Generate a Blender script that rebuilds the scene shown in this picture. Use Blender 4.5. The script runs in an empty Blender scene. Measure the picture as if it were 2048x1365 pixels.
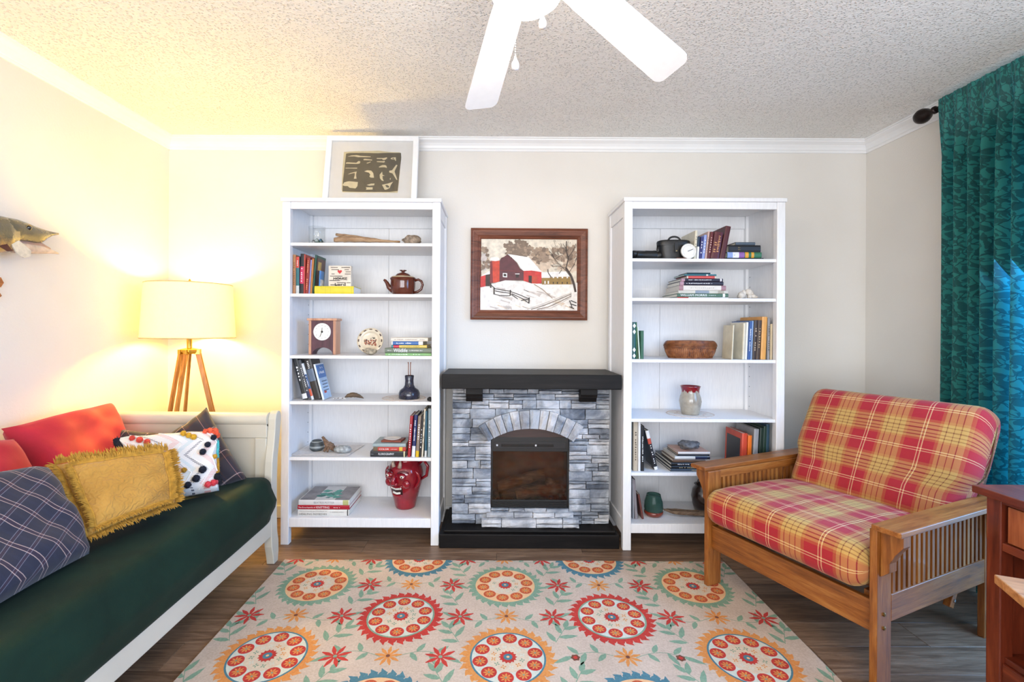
import bpy, bmesh, math, random
from mathutils import Vector, Matrix, noise
PI = math.pi
scene = bpy.context.scene
COL = scene.collection
random.seed(7)

# ------------------------------------------------------------------ camera
F, CX, CY, H, ROLL = 945.0, 990.0, 658.0, 1.236, 0.0055
cam_d = bpy.data.cameras.new('camera'); cam = bpy.data.objects.new('camera', cam_d); COL.objects.link(cam)
cam.location = (0, 0, H); cam.rotation_euler = (PI/2, -ROLL, 0)
cam_d.sensor_width = 36.0; cam_d.sensor_fit = 'HORIZONTAL'; cam_d.lens = F/2048*36
cam_d.shift_x = (1024-CX)/2048; cam_d.shift_y = -(682.5-CY)/2048
cam_d.clip_start = 0.02; cam_d.clip_end = 200
scene.camera = cam

# ------------------------------------------------------------------ world, daylight, exposure
world = bpy.data.worlds.new('sky'); scene.world = world; world.use_nodes = True
wb = world.node_tree.nodes['Background']
wb.inputs[0].default_value = (0.62, 0.80, 1.0, 1); wb.inputs[1].default_value = 1.6
scene.view_settings.view_transform = 'Standard'; scene.view_settings.look = 'None'
scene.view_settings.exposure = 0.12; scene.view_settings.gamma = 1.0
scene.view_settings.use_curve_mapping = False

def area_light(name, loc, direction, sx, sy, power, color):
    d = bpy.data.lights.new(name, 'AREA'); d.shape = 'RECTANGLE'; d.size = sx; d.size_y = sy
    d.energy = power; d.color = color
    o = bpy.data.objects.new(name, d); COL.objects.link(o); o.location = loc
    o.rotation_euler = Vector(direction).to_track_quat('-Z', 'Z').to_euler()
    return o
# daylight entering by the wide windows behind the camera and by the glass door in the right wall
area_light('daylight_rear_window', (-0.15, -2.28, 1.25), (0, 1, 0.70), 3.4, 2.0, 150, (0.98, 0.98, 1.0))
area_light('daylight_right_door', (2.56, 1.15, 1.12), (-1, 0.0, -0.75), 2.1, 2.0, 85, (0.18, 0.48, 1.0)).data.spread = math.radians(130)

# ------------------------------------------------------------------ room constants
XL, XR, YB, YR, ZC = -2.12, 2.403, 3.065, -2.2, 2.46
def at(px, py, Y):
    du, dv = px-CX, py-CY
    u, v = du+ROLL*dv, dv-ROLL*du
    return Vector((u*Y/F, Y, H-v*Y/F))
def onz(px, py, z):
    du, dv = px-CX, py-CY
    u, v = du+ROLL*dv, dv-ROLL*du
    Y = F*(H-z)/v
    return Vector((u*Y/F, Y, z))

# ------------------------------------------------------------------ materials
def lin(h):
    if isinstance(h, (tuple, list)): return (h[0], h[1], h[2], 1)
    h = h.lstrip('#'); r = []
    for i in (0, 2, 4):
        c = int(h[i:i+2], 16)/255
        r.append(c/12.92 if c <= 0.04045 else ((c+0.055)/1.055)**2.4)
    return (*r, 1)
MATS = {}
class NT:
    def __init__(s, m):
        s.m = m; s.t = m.node_tree; s.n = s.t.nodes; s.b = s.n['Principled BSDF']
    def new(s, typ, **kw):
        n = s.n.new(typ)
        for k, v in kw.items(): setattr(n, k, v)
        return n
    def link(s, a, b): s.t.links.new(a, b)
    def val(s, sock, v):
        if hasattr(v, 'is_output') or isinstance(v, bpy.types.NodeSocket): s.link(v, sock)
        else: sock.default_value = v
    def math(s, op, a, b=0.0, c=None):
        n = s.new('ShaderNodeMath', operation=op); s.val(n.inputs[0], a); s.val(n.inputs[1], b)
        if c is not None: s.val(n.inputs[2], c)
        return n.outputs[0]
    def mix(s, f, a, b, mode='MIX'):
        n = s.new('ShaderNodeMix', data_type='RGBA', blend_type=mode)
        s.val(n.inputs[0], f); s.val(n.inputs[6], a); s.val(n.inputs[7], b); return n.outputs[2]
    def ramp(s, f, stops, interp='LINEAR'):
        n = s.new('ShaderNodeValToRGB'); e = n.color_ramp.elements; n.color_ramp.interpolation = interp
        while len(e) < len(stops): e.new(0.5)
        for i, (p, c) in enumerate(stops): e[i].position = p; e[i].color = lin(c)
        s.val(n.inputs[0], f); return n.outputs[0]
    def coords(s, kind='Object', scale=(1, 1, 1), rot=(0, 0, 0)):
        c = s.new('ShaderNodeTexCoord'); mp = s.new('ShaderNodeMapping')
        mp.inputs['Scale'].default_value = scale; mp.inputs['Rotation'].default_value = rot
        s.link(c.outputs[kind], mp.inputs[0]); return mp.outputs[0]
    def noise(s, vec, scale=5, detail=3, rough=.5, dist=0):
        n = s.new('ShaderNodeTexNoise'); n.inputs['Scale'].default_value = scale
        n.inputs['Detail'].default_value = detail; n.inputs['Roughness'].default_value = rough
        n.inputs['Distortion'].default_value = dist; s.link(vec, n.inputs['Vector']); return n.outputs['Fac']
    def bump(s, h, strength=.3, dist=.002):
        n = s.new('ShaderNodeBump'); n.inputs['Strength'].default_value = strength
        n.inputs['Distance'].default_value = dist; s.link(h, n.inputs['Height'])
        s.link(n.outputs[0], s.b.inputs['Normal'])
def newmat(name, rough=.5, **kw):
    m = bpy.data.materials.new(name); m.use_nodes = True; nt = NT(m)
    nt.b.inputs['Roughness'].default_value = rough
    for k, v in kw.items(): nt.b.inputs[k].default_value = v
    return nt
def plain(col, rough=.5, var=.08, scale=30, bump=0., bscale=200, metallic=0., coat=0., sheen=0., spec=None):
    key = ('plain', str(col), rough, var, scale, bump, bscale, metallic, coat, sheen)
    if key in MATS: return MATS[key]
    nt = newmat('paint_%d' % len(MATS), rough)
    c = lin(col); v = nt.coords()
    n = nt.noise(v, scale, 4)
    dk = tuple(x*(1-var*1.6) for x in c[:3]); lt = tuple(min(1, x*(1+var)) for x in c[:3])
    nt.link(nt.ramp(n, [(.3, dk), (.7, lt)]), nt.b.inputs['Base Color'])
    nt.b.inputs['Metallic'].default_value = metallic; nt.b.inputs['Coat Weight'].default_value = coat
    nt.b.inputs['Sheen Weight'].default_value = sheen
    if spec is not None: nt.b.inputs['Specular IOR Level'].default_value = spec
    if bump: nt.bump(nt.noise(v, bscale, 3), bump, .001)
    MATS[key] = nt.m; return nt.m
def wood(dark, mid, light, axis='X', scale=9., rough=.4, stretch=14., bump=.12, coat=0., spec=.5):
    key = ('wood', dark, mid, light, axis, scale, rough, stretch)
    if key in MATS: return MATS[key]
    nt = newmat('wood_%d' % len(MATS), rough)
    s = [scale]*3; s['XYZ'.index(axis)] = scale/stretch
    v = nt.coords('Object', s)
    oi = nt.new('ShaderNodeObjectInfo'); add = nt.new('ShaderNodeVectorMath', operation='ADD')
    sc = nt.new('ShaderNodeVectorMath', operation='SCALE'); sc.inputs['Scale'].default_value = 37.0
    cb = nt.new('ShaderNodeCombineXYZ')
    for i in range(3): nt.link(oi.outputs['Random'], cb.inputs[i])
    nt.link(cb.outputs[0], sc.inputs[0]); nt.link(v, add.inputs[0]); nt.link(sc.outputs[0], add.inputs[1])
    n1 = nt.noise(add.outputs[0], 3, 5, .6, .8); n2 = nt.noise(add.outputs[0], 17, 3, .6, .2)
    f = nt.math('ADD', nt.math('MULTIPLY', n1, .7), nt.math('MULTIPLY', n2, .3))
    nt.link(nt.ramp(f, [(.32, dark), (.5, mid), (.68, light)]), nt.b.inputs['Base Color'])
    nt.b.inputs['Coat Weight'].default_value = coat; nt.b.inputs['Specular IOR Level'].default_value = spec
    nt.bump(n2, bump, .001); MATS[key] = nt.m; return nt.m
def emit(col, strength):
    nt = newmat('glow', .5); nt.b.inputs['Base Color'].default_value = lin(col)
    nt.b.inputs['Emission Color'].default_value = lin(col); nt.b.inputs['Emission Strength'].default_value = strength
    return nt.m
def glass(col='ffffff', rough=.02, ior=1.45):
    key = ('glass', col, rough)
    if key in MATS: return MATS[key]
    nt = newmat('glass_%d' % len(MATS), rough); nt.b.inputs['Transmission Weight'].default_value = 1
    nt.b.inputs['IOR'].default_value = ior
    n = nt.noise(nt.coords(), 8, 2); c = lin(col)
    nt.link(nt.ramp(n, [(.2, tuple(x*.97 for x in c[:3])), (.8, c[:3])]), nt.b.inputs['Base Color'])
    MATS[key] = nt.m; return nt.m

def thin_glass(tint, refl=.08, rough=.03, name='thin_glass'):
    nt = newmat(name, rough); t = nt.new('ShaderNodeBsdfTransparent'); g = nt.new('ShaderNodeBsdfGlossy')
    n = nt.noise(nt.coords(), 8, 2); c = lin(tint)
    nt.link(nt.ramp(n, [(.2, tuple(x*.97 for x in c[:3])), (.8, c[:3])]), t.inputs[0]); g.inputs['Roughness'].default_value = rough
    lw = nt.new('ShaderNodeLayerWeight'); lw.inputs['Blend'].default_value = .25
    ms = nt.new('ShaderNodeMixShader'); nt.link(nt.math('MULTIPLY_ADD', lw.outputs['Facing'], .35, refl), ms.inputs[0])
    nt.link(t.outputs[0], ms.inputs[1]); nt.link(g.outputs[0], ms.inputs[2]); nt.link(ms.outputs[0], nt.n['Material Output'].inputs[0]); return nt.m

# ------------------------------------------------------------------ mesh building
class MB:
    def __init__(s): s.v = []; s.f = []; s.mi = []; s.uv = {}
    def add(s, vs, fs, mi=0, M=None):
        o = len(s.v)
        for p in vs: s.v.append(tuple(M @ Vector(p)) if M is not None else tuple(p))
        for f in fs: s.f.append([i+o for i in f]); s.mi.append(mi)
        return s
    def box(s, x0, x1, y0, y1, z0, z1, mi=0, M=None):
        vs = [(x0,y0,z0),(x1,y0,z0),(x1,y1,z0),(x0,y1,z0),(x0,y0,z1),(x1,y0,z1),(x1,y1,z1),(x0,y1,z1)]
        return s.add(vs, [(3,2,1,0),(4,5,6,7),(0,1,5,4),(1,2,6,5),(2,3,7,6),(3,0,4,7)], mi, M)
    def prism(s, poly, z0, z1, mi=0, M=None):
        n = len(poly); vs = [(x,y,z0) for x,y in poly]+[(x,y,z1) for x,y in poly]
        fs = [tuple(reversed(range(n))), tuple(range(n,2*n))]+[(i,(i+1)%n,n+(i+1)%n,n+i) for i in range(n)]
        return s.add(vs, fs, mi, M)
    def flat(s, poly, z=0., mi=0, M=None):
        return s.add([(x,y,z) for x,y in poly], [tuple(range(len(poly)))], mi, M)
    def lathe(s, prof, seg=32, mi=0, M=None, sx=1, sy=1, cap=True):
        vs = []; fs = []; n = len(prof)
        for r, z in prof:
            for k in range(seg):
                a = 2*PI*k/seg; vs.append((r*math.cos(a)*sx, r*math.sin(a)*sy, z))
        for i in range(n-1):
            for k in range(seg):
                k2 = (k+1) % seg; fs.append((i*seg+k, i*seg+k2, (i+1)*seg+k2, (i+1)*seg+k))
        if cap:
            if prof[0][0] > 1e-6: fs.append(tuple(reversed(range(seg))))
            if prof[-1][0] > 1e-6: fs.append(tuple(range((n-1)*seg, n*seg)))
        return s.add(vs, fs, mi, M)
    def tube(s, pts, r, seg=8, mi=0, M=None, sx=1.0):
        pts = [Vector(p) for p in pts]; n = len(pts); vs = []; fs = []
        rr = r if isinstance(r, (list, tuple)) else [r]*n
        up = None
        for i, p in enumerate(pts):
            t = (pts[min(i+1,n-1)]-pts[max(i-1,0)]).normalized()
            if up is None:
                up = Vector((0,0,1)) if abs(t.z) < .9 else Vector((1,0,0))
            a = up - t*up.dot(t)
            if a.length < 1e-5: a = t.orthogonal()
            a.normalize(); up = a; b = t.cross(a)
            for k in range(seg):
                an = 2*PI*k/seg; vs.append(p + a*math.cos(an)*rr[i] + b*math.sin(an)*rr[i]*sx)
        for i in range(n-1):
            for k in range(seg):
                k2 = (k+1)%seg; fs.append((i*seg+k, i*seg+k2, (i+1)*seg+k2, (i+1)*seg+k))
        fs.append(tuple(reversed(range(seg)))); fs.append(tuple(range((n-1)*seg, n*seg)))
        return s.add(vs, fs, mi, M)
    def ball(s, c, r, seg=12, ring=8, mi=0, M=None, sc=(1,1,1), jit=0., seed=0):
        vs = []; fs = []
        for i in range(ring+1):
            th = PI*i/ring
            for k in range(seg):
                a = 2*PI*k/seg
                d = Vector((math.sin(th)*math.cos(a), math.sin(th)*math.sin(a), math.cos(th)))
                rr = r*(1+jit*(noise.noise(d*1.7+Vector((seed,seed*.37,1)))))
                vs.append((c[0]+d.x*rr*sc[0], c[1]+d.y*rr*sc[1], c[2]+d.z*rr*sc[2]))
        for i in range(ring):
            for k in range(seg):
                k2 = (k+1)%seg; fs.append((i*seg+k, (i+1)*seg+k, (i+1)*seg+k2, i*seg+k2))
        return s.add(vs, fs, mi, M)
    def grid(s, fn, nu, nv, mi=0, uvfn=None, closeu=False):
        o = len(s.v)
        for j in range(nv+1):
            for i in range(nu+1): s.v.append(tuple(fn(i/nu, j/nv)))
        for j in range(nv):
            for i in range(nu):
                a = o+j*(nu+1)+i; s.f.append([a, a+1, a+nu+2, a+nu+1]); s.mi.append(mi)
                if uvfn: s.uv[len(s.f)-1] = [uvfn(i/nu,j/nv), uvfn((i+1)/nu,j/nv), uvfn((i+1)/nu,(j+1)/nv), uvfn(i/nu,(j+1)/nv)]
        return s
    def build(s, name, mats, parent=None, smooth=False, bevel=0., seg=2, angle=None, merge=0., subsurf=0, solid=0.):
        me = bpy.data.meshes.new(name); me.from_pydata(s.v, [], s.f)
        if not isinstance(mats, (list, tuple)): mats = [mats]
        for m in mats: me.materials.append(m)
        me.polygons.foreach_set('material_index', s.mi)
        if s.uv:
            l = me.uv_layers.new(name='UVMap')
            for p in me.polygons:
                if p.index in s.uv:
                    for k, li in enumerate(p.loop_indices): l.data[li].uv = s.uv[p.index][k]
        me.validate()
        if merge:
            bm = bmesh.new(); bm.from_mesh(me); bmesh.ops.remove_doubles(bm, verts=bm.verts, dist=merge)
            bmesh.ops.recalc_face_normals(bm, faces=bm.faces); bm.to_mesh(me); bm.free()
        if smooth: me.polygons.foreach_set('use_smooth', [True]*len(me.polygons))
        o = bpy.data.objects.new(name, me); COL.objects.link(o)
        if parent is not None: o.parent = parent
        if solid:
            md = o.modifiers.new('thick', 'SOLIDIFY'); md.thickness = solid; md.offset = 0
        if bevel:
            b = o.modifiers.new('edge', 'BEVEL'); b.width = bevel; b.segments = seg; b.limit_method = 'ANGLE'; b.angle_limit = .6
        if subsurf:
            b = o.modifiers.new('sub', 'SUBSURF'); b.levels = subsurf; b.render_levels = subsurf
        if angle is not None:
            me.set_sharp_from_angle(angle=angle)
        return o
def thing(name, label, cat, loc=(0,0,0), rz=0., group=None, rot=None):
    o = bpy.data.objects.new(name, None); COL.objects.link(o); o.location = loc
    o.rotation_euler = rot if rot else (0,0,rz); o.empty_display_size = .05
    return tag(o, label, cat, group)
def tag(o, label, cat, group=None, kind=None):
    o['label'] = label; o['category'] = cat
    if group: o['group'] = group
    if kind: o['kind'] = kind
    return o
def struct(o): o['kind'] = 'structure'; return o
def rotM(ax, ang, piv=(0,0,0)):
    p = Vector(piv); return Matrix.Translation(p) @ Matrix.Rotation(ang, 4, ax) @ Matrix.Translation(-p)
FONT_CACHE = {}
def text_mesh(txt, size, width=None, bold=False):
    c = bpy.data.curves.new('lettering', 'FONT'); c.body = txt; c.size = size; c.align_x = 'CENTER'; c.align_y = 'CENTER'
    c.resolution_u = 2
    if bold: c.offset = size*.02
    o = bpy.data.objects.new('lettering', c); COL.objects.link(o)
    dg = bpy.context.evaluated_depsgraph_get(); me = bpy.data.meshes.new_from_object(o.evaluated_get(dg))
    bpy.data.objects.remove(o); bpy.data.curves.remove(c)
    if width and len(me.vertices):
        xs = [v.co.x for v in me.vertices]; w = max(xs)-min(xs)
        if w > 0:
            for v in me.vertices: v.co.x *= width/w
    return me
def text(name, txt, size, mat, parent, M, width=None, bold=False):
    me = text_mesh(txt, size, width, bold); me.name = name; me.transform(M); me.materials.clear(); me.materials.append(mat)
    o = bpy.data.objects.new(name, me); COL.objects.link(o); o.parent = parent; return o
# ================================================================== the room
def wall_mat():
    nt = newmat('wall_paint', .75); v = nt.coords()
    nt.link(nt.ramp(nt.noise(v, 1.3, 3), [(.3, 'ddd8d0'), (.7, 'e6e2db')]), nt.b.inputs['Base Color'])
    n = nt.noise(v, 95, 5, .6); nt.bump(n, .35, .0025); return nt.m
def ceil_mat():
    nt = newmat('popcorn_ceiling', .95); v = nt.coords()
    vo = nt.new('ShaderNodeTexVoronoi'); vo.inputs['Scale'].default_value = 95; nt.link(v, vo.inputs['Vector'])
    vo.inputs['Randomness'].default_value = 1
    n = nt.noise(v, 60, 4, .65)
    h = nt.math('ADD', nt.math('MINIMUM', nt.math('MULTIPLY', vo.outputs['Distance'], 2.6), 1.0), nt.math('MULTIPLY', n, 1.0))
    nt.link(nt.ramp(nt.noise(v, 2, 3), [(.3, 'efece7'), (.7, 'f4f2ee')]), nt.b.inputs['Base Color'])
    nt.bump(h, 1.0, .006); return nt.m
M_WALL, M_CEIL = wall_mat(), ceil_mat()
M_TRIM = plain('eeeeee', .35, .02, 5)
T = .12
struct(MB().box(XL-T, XL, YR-T, YB+T, 0, ZC).build('wall_left', M_WALL))
struct(MB().box(XL, XR, YB, YB+T, 0, ZC).build('wall_back', M_WALL))
# right wall with the glass-door opening (behind the curtain)
DY0, DY1, DZ = .10, 2.20, 2.12
m = MB().box(XR, XR+T, YR-T, DY0, 0, ZC).box(XR, XR+T, DY1, YB+T, 0, ZC).box(XR, XR+T, DY0, DY1, DZ, ZC)
struct(m.build('wall_right', M_WALL))
# repaired plaster patch that stands a hair proud of the right wall
patch = struct(MB().box(XR-.0015, XR, 2.2, 2.865, .9, 1.90).build('trim_9', M_WALL))
# rear wall (behind the camera) with a wide window
WX0, WX1, WZ0, WZ1 = -1.85, 1.55, .20, 2.28
m = MB().box(XL, WX0, YR-T, YR, 0, ZC).box(WX1, XR, YR-T, YR, 0, ZC).box(WX0, WX1, YR-T, YR, 0, WZ0).box(WX0, WX1, YR-T, YR, WZ1, ZC)
struct(m.build('wall_rear', M_WALL))
struct(MB().box(XL-T, XR+T, YR-T, YB+T, ZC, ZC+.1).build('ceiling', M_CEIL))
def window_frame(name, pts, bars):
    m = MB()
    for b in bars: m.box(*b)
    return struct(m.build(name, M_TRIM, bevel=.003))
w1 = window_frame('window_1', None, [(WX0,WX0+.05,YR-.1,YR-.04,WZ0,WZ1),(WX1-.05,WX1,YR-.1,YR-.04,WZ0,WZ1),(WX0+.05,WX1-.05,YR-.1,YR-.04,WZ0,WZ0+.05),
    (WX0+.05,WX1-.05,YR-.1,YR-.04,WZ1-.05,WZ1),(-.175,-.125,YR-.1,YR-.04,WZ0+.05,WZ1-.05)])
w2 = window_frame('window_2', None, [(XR+.03,XR+.09,DY0,DY0+.06,0,DZ),(XR+.03,XR+.09,DY1-.06,DY1,0,DZ),(XR+.03,XR+.09,DY0+.06,DY1-.06,0,.07),
    (XR+.03,XR+.09,DY0+.06,DY1-.06,DZ-.06,DZ),(XR+.03,XR+.09,1.12,1.18,.07,DZ-.06)])
def crown(name, a, b, inward):
    # cove profile: (distance from wall, height below ceiling)
    prof = [(0,.075),(.006,.075),(.010,.068),(.010,.062),(.016,.058),(.020,.045),(.030,.030),(.044,.020),(.050,.016),(.052,.010),(.060,.008),(.060,0),(0,0)]
    a, b, n = Vector(a), Vector(b), Vector(inward); k = len(prof); m = MB()
    vs = [a+n*d+Vector((0,0,ZC-h)) for d,h in prof]+[b+n*d+Vector((0,0,ZC-h)) for d,h in prof]
    m.add(vs, [(i,(i+1)%k,k+(i+1)%k,k+i) for i in range(k)]+[tuple(reversed(range(k))),tuple(range(k,2*k))])
    return struct(m.build(name, M_TRIM, merge=1e-6))
crown('trim_1', (XL,YB,0), (XR,YB,0), (0,-1,0))
crown('trim_2', (XL,YR,0), (XL,YB,0), (1,0,0))
crown('trim_3', (XR,YB,0), (XR,YR,0), (-1,0,0))
def basebd(name, x0,x1,y0,y1):
    return struct(MB().box(x0,x1,y0,y1,.005,.085).build(name, M_TRIM, bevel=.004))
basebd('baseboard_left', XL, XL+.014, YR, YB); basebd('baseboard_back', XL+.014, XR-.014, YB-.014, YB)
basebd('baseboard_right', XR-.014, XR, DY1, YB)
# ---------------------------------------------------------------- floor of separate planks
def plank_mat(k):
    nt = newmat('vinyl_plank_%d' % k, .42); v = nt.coords('Object', (.9, 11, 1))
    oi = nt.new('ShaderNodeObjectInfo'); sc = nt.new('ShaderNodeVectorMath', operation='SCALE'); sc.inputs['Scale'].default_value = 53
    cb = nt.new('ShaderNodeCombineXYZ')
    for i in range(3): nt.link(oi.outputs['Random'], cb.inputs[i])
    ad = nt.new('ShaderNodeVectorMath', operation='ADD'); nt.link(cb.outputs[0], sc.inputs[0]); nt.link(v, ad.inputs[0]); nt.link(sc.outputs[0], ad.inputs[1])
    n1 = nt.noise(ad.outputs[0], 2.2, 6, .62, 1.4); n2 = nt.noise(ad.outputs[0], 14, 4, .6, .4)
    f = nt.math('ADD', nt.math('MULTIPLY', n1, .65), nt.math('MULTIPLY', n2, .35))
    col = nt.ramp(f, [(.30, '523c2c'), (.45, '745843'), (.56, '8d7058'), (.72, 'a68a72')])
    hsv = nt.new('ShaderNodeHueSaturation'); nt.link(col, hsv.inputs['Color'])
    nt.link(nt.math('MULTIPLY_ADD', oi.outputs['Random'], .5, .72), hsv.inputs['Value'])
    nt.link(hsv.outputs[0], nt.b.inputs['Base Color']); nt.bump(n2, .12, .001); return nt.m
floor = struct(MB().box(XL-T, XR+T, YR-T, YB+T, -.06, -.004).build('floor', plain('2a211c', .7)))
M_PLANK = plank_mat(0)
pw = .152; row = 0; y = YB; L = 1.22
pm_cache = {}
def plank(x0, x1, y0, y1):
    key = (round(x1-x0, 3), round(y1-y0, 3)); g = .0007
    if key not in pm_cache:
        w, d = x1-x0, y1-y0; b = .0008
        vs = [(g,g,-.006),(w-g,g,-.006),(w-g,d-g,-.006),(g,d-g,-.006),(g,g,-b),(w-g,g,-b),(w-g,d-g,-b),(g,d-g,-b),
              (g+b,g+b,0),(w-g-b,g+b,0),(w-g-b,d-g-b,0),(g+b,d-g-b,0)]
        fs = [(0,1,5,4),(1,2,6,5),(2,3,7,6),(3,0,4,7),(4,5,9,8),(5,6,10,9),(6,7,11,10),(7,4,8,11),(8,9,10,11)]
        pm_cache[key] = MB().add(vs, fs).build('plank', M_PLANK); o = pm_cache[key]
    else:
        o = pm_cache[key].copy(); COL.objects.link(o)
    o.location = (x0, y0, 0); o.parent = floor; return o
offs = [.0, .47, .86, .25, .66]
while y > YR+.001:
    y1 = y; y0 = max(y-pw, YR); x = XL - L*offs[row % 5]
    while x < XR:
        a, b = max(x, XL), min(x+L, XR)
        if b-a > .01: plank(a, b, y0, y1)
        x += L
    y = y0; row += 1
# ================================================================== bookcases
def white_wood():
    nt = newmat('white_stain', .4); v = nt.coords('Object', (60, 60, 4)); n = nt.noise(v, 3, 4, .6, .5)
    nt.link(nt.ramp(n, [(.25, 'e2e2e4'), (.7, 'eeeeef')]), nt.b.inputs['Base Color']); nt.bump(n, .08, .001); return nt.m
M_WHITE = white_wood()
def bookcase(label, x0, yf, shelves, zb, w=.90, d=.37, h=1.975):
    t = thing('bookcase', label, 'bookcase', (x0, yf, 0), 0, 'pair of tall white bookcases beside the fireplace')
    ps, bev = .046, .003
    for px, py in ((0,0), (w-ps,0), (0,d-.04), (w-ps,d-.04)):
        MB().box(px, px+ps, py, py+.04, 0, h-.022).build('post', M_WHITE, t, bevel=bev)
    MB().box(-.006, w+.006, -.008, d, h-.022, h).build('top_board', M_WHITE, t, bevel=bev)
    MB().box(ps, w-ps, .004, .022, h-.062, h-.022).build('front_rail', M_WHITE, t, bevel=bev)
    MB().box(ps, w-ps, d-.028, d-.013, h-.10, h-.022).build('back_rail', M_WHITE, t, bevel=bev)
    for sx in (.012, w-.030):
        MB().box(sx, sx+.018, .04, d-.04, .105, h-.022).build('side_panel', M_WHITE, t)
    for sx in (.004, w-.024):
        MB().box(sx, sx+.02, .04, d-.04, h-.10, h-.022).build('side_rail', M_WHITE, t, bevel=.002)
        MB().box(sx, sx+.02, .04, d-.04, .075, .16).build('side_rail', M_WHITE, t, bevel=.002)
    xs = [ps-.02, .325 if x0 > 0 else .528, w-ps+.02]
    for a, b in zip(xs[:-1], xs[1:]):
        MB().box(a+.0008, b-.0008, d-.013, d-.006, .11, h-.022).build('back_panel', M_WHITE, t)
    for z in shelves:
        s = MB().box(.031, w-.031, .010, d-.015, z-.018, z).build('shelf', M_WHITE, t, bevel=.002)
    MB().box(.031, w-.031, .012, d-.015, zb-.018, zb).build('bottom_shelf', M_WHITE, t, bevel=.002)
    MB().box(ps, w-ps, .004, .024, zb-.053, zb-.001).build('bottom_rail', M_WHITE, t, bevel=bev)
    pin = MB()
    for sx in (.0305, w-.0305):
        for k in range(22):
            z = .45+k*.062
            pin.lathe([(0,0),(.003,0),(.003,.0012),(0,.0012)], 8, M=Matrix.Translation((sx, d-.06, z)) @ Matrix.Rotation(PI/2 if sx < .4 else -PI/2, 4, 'Y'))
    pin.build('peg_hole', plain('777777', .6), t)
    return t
LX, LY = -1.2135, 2.685; LS = [1.722, 1.431, 1.078, .816, .496]; LB = .152
RX, RY = .7205, 2.640; RS = [1.636, 1.414, 1.069, .735, .433]; RB = .148
bookcase('tall white bookcase left of the fireplace, with the red face jug', LX, LY, LS, LB)
bookcase('tall white bookcase right of the fireplace, partly behind the plaid chair', RX, RY, RS, RB)

# ================================================================== electric fireplace
FX0, FX1, FYS = -.247, .672, 2.755
fp = thing('fireplace', 'electric fireplace with grey stacked-stone surround and black mantel', 'fireplace', (.2125, 2.90, 0))
def L(o): return o
FM = Matrix.Translation((-.2125, -2.90, 0))
M_BLACKW = wood('080706', '120f0e', '1e1a18', 'X', 10, .5, spec=.2)
M_BLACKZ = wood('0c0a09', '1a1614', '2c2623', 'Z', 10, .42)
def fb(name, x0,x1,y0,y1,z0,z1, mat, bevel=.004, parent=fp): return MB().box(x0,x1,y0,y1,z0,z1,0,FM).build(name, mat, parent, bevel=bevel)
fb('mantel', -.298, .712, 2.648, 3.03, .897, .980, M_BLACKW)
fb('plinth', -.307, .705, 2.655, 3.03, 0, .078, M_BLACKW)
fb('plinth_cap', -.285, .690, 2.676, 3.02, .078, .094, M_BLACKW, .005)
fb('side_board', -.235, -.215, 2.85, 3.03, .094, .897, plain('3a3029', .6), .001)
fb('side_board', .640, .660, 2.85, 3.03, .094, .897, plain('3a3029', .6), .001)
for cx in (-.117, .540):
    a = cx-.048; m = MB()
    prof = [(0,0),(.085,0),(.085,-.036),(.078,-.052),(.064,-.062),(.055,-.082),(0,-.082)]
    vs = [(a, FYS+.03-p, .897+q) for p, q in prof]+[(a+.096, FYS+.03-p, .897+q) for p, q in prof]; k = len(prof)
    m.add(vs, [(i,(i+1)%k,k+(i+1)%k,k+i) for i in range(k)]+[tuple(range(k)),tuple(reversed(range(k,2*k)))], 0, FM)
    m.build('corbel', M_BLACKW, fp, bevel=.002, merge=1e-6)
# ---- stones
def stone_mat(k, cs):
    nt = newmat('ledge_stone_%d' % k, .85); v = nt.coords()
    oi = nt.new('ShaderNodeObjectInfo'); n = nt.noise(v, 7, 5, .65, .6)
    f = nt.math('ADD', n, nt.math('MULTIPLY', nt.math('SUBTRACT', oi.outputs['Random'], .5), .22))
    nt.link(nt.ramp(f, [(.28, cs[0]), (.48, cs[1]), (.66, cs[2])]), nt.b.inputs['Base Color'])
    nt.bump(nt.noise(v, 45, 6, .7), .8, .008); return nt.m
M_ST = [stone_mat(0, ('646a72', '9ca0a6', 'c8cace')), stone_mat(1, ('7a7c81', 'aaaaac', 'd2d0cf')), stone_mat(2, ('4c525c', '7e848d', 'b2b6bb'))]
rs = random.Random(11)
def stone_at(x0, x1, z0, z1, y0, dep=.045, M=None, mat=None, rough=.0035):
    # one split-faced stone: front face subdivided 3 x 3 and jittered, joint gap around it
    g = .0018; x0 += g; x1 -= g; z0 += g; z1 -= g; nx = 5 if x1-x0 > .09 else 4; nz = 4; m = MB()
    vs = []; p = rs.uniform(-.006, .006)
    for j in range(nz):
        for i in range(nx):
            u, v = i/(nx-1), j/(nz-1); edge = (i in (0, nx-1)) or (j in (0, nz-1))
            jx = rs.uniform(-1, 1)*.0012; jz = rs.uniform(-1, 1)*.0012
            y = y0+p+(rs.uniform(.005, .009) if edge else rs.uniform(-rough, rough))
            vs.append((x0+(x1-x0)*u+jx, y, z0+(z1-z0)*v+jz))
    n = len(vs); fs = []
    for j in range(nz-1):
        for i in range(nx-1): a = j*nx+i; fs.append((a, a+1, a+nx+1, a+nx))
    ring = list(range(nx))+[j*nx+nx-1 for j in range(1, nz)]+[(nz-1)*nx+i for i in range(nx-2, -1, -1)]+[j*nx for j in range(nz-2, 0, -1)]
    for q in ring: vs.append((vs[q][0], y0+dep, vs[q][2]))
    k = len(ring)
    for i in range(k): fs.append((ring[(i+1)%k], ring[i], n+i, n+(i+1)%k))
    m.add(vs, fs, 0, (FM @ M) if M is not None else FM)
    return m.build('stone', mat or rs.choice(M_ST), fp)
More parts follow.
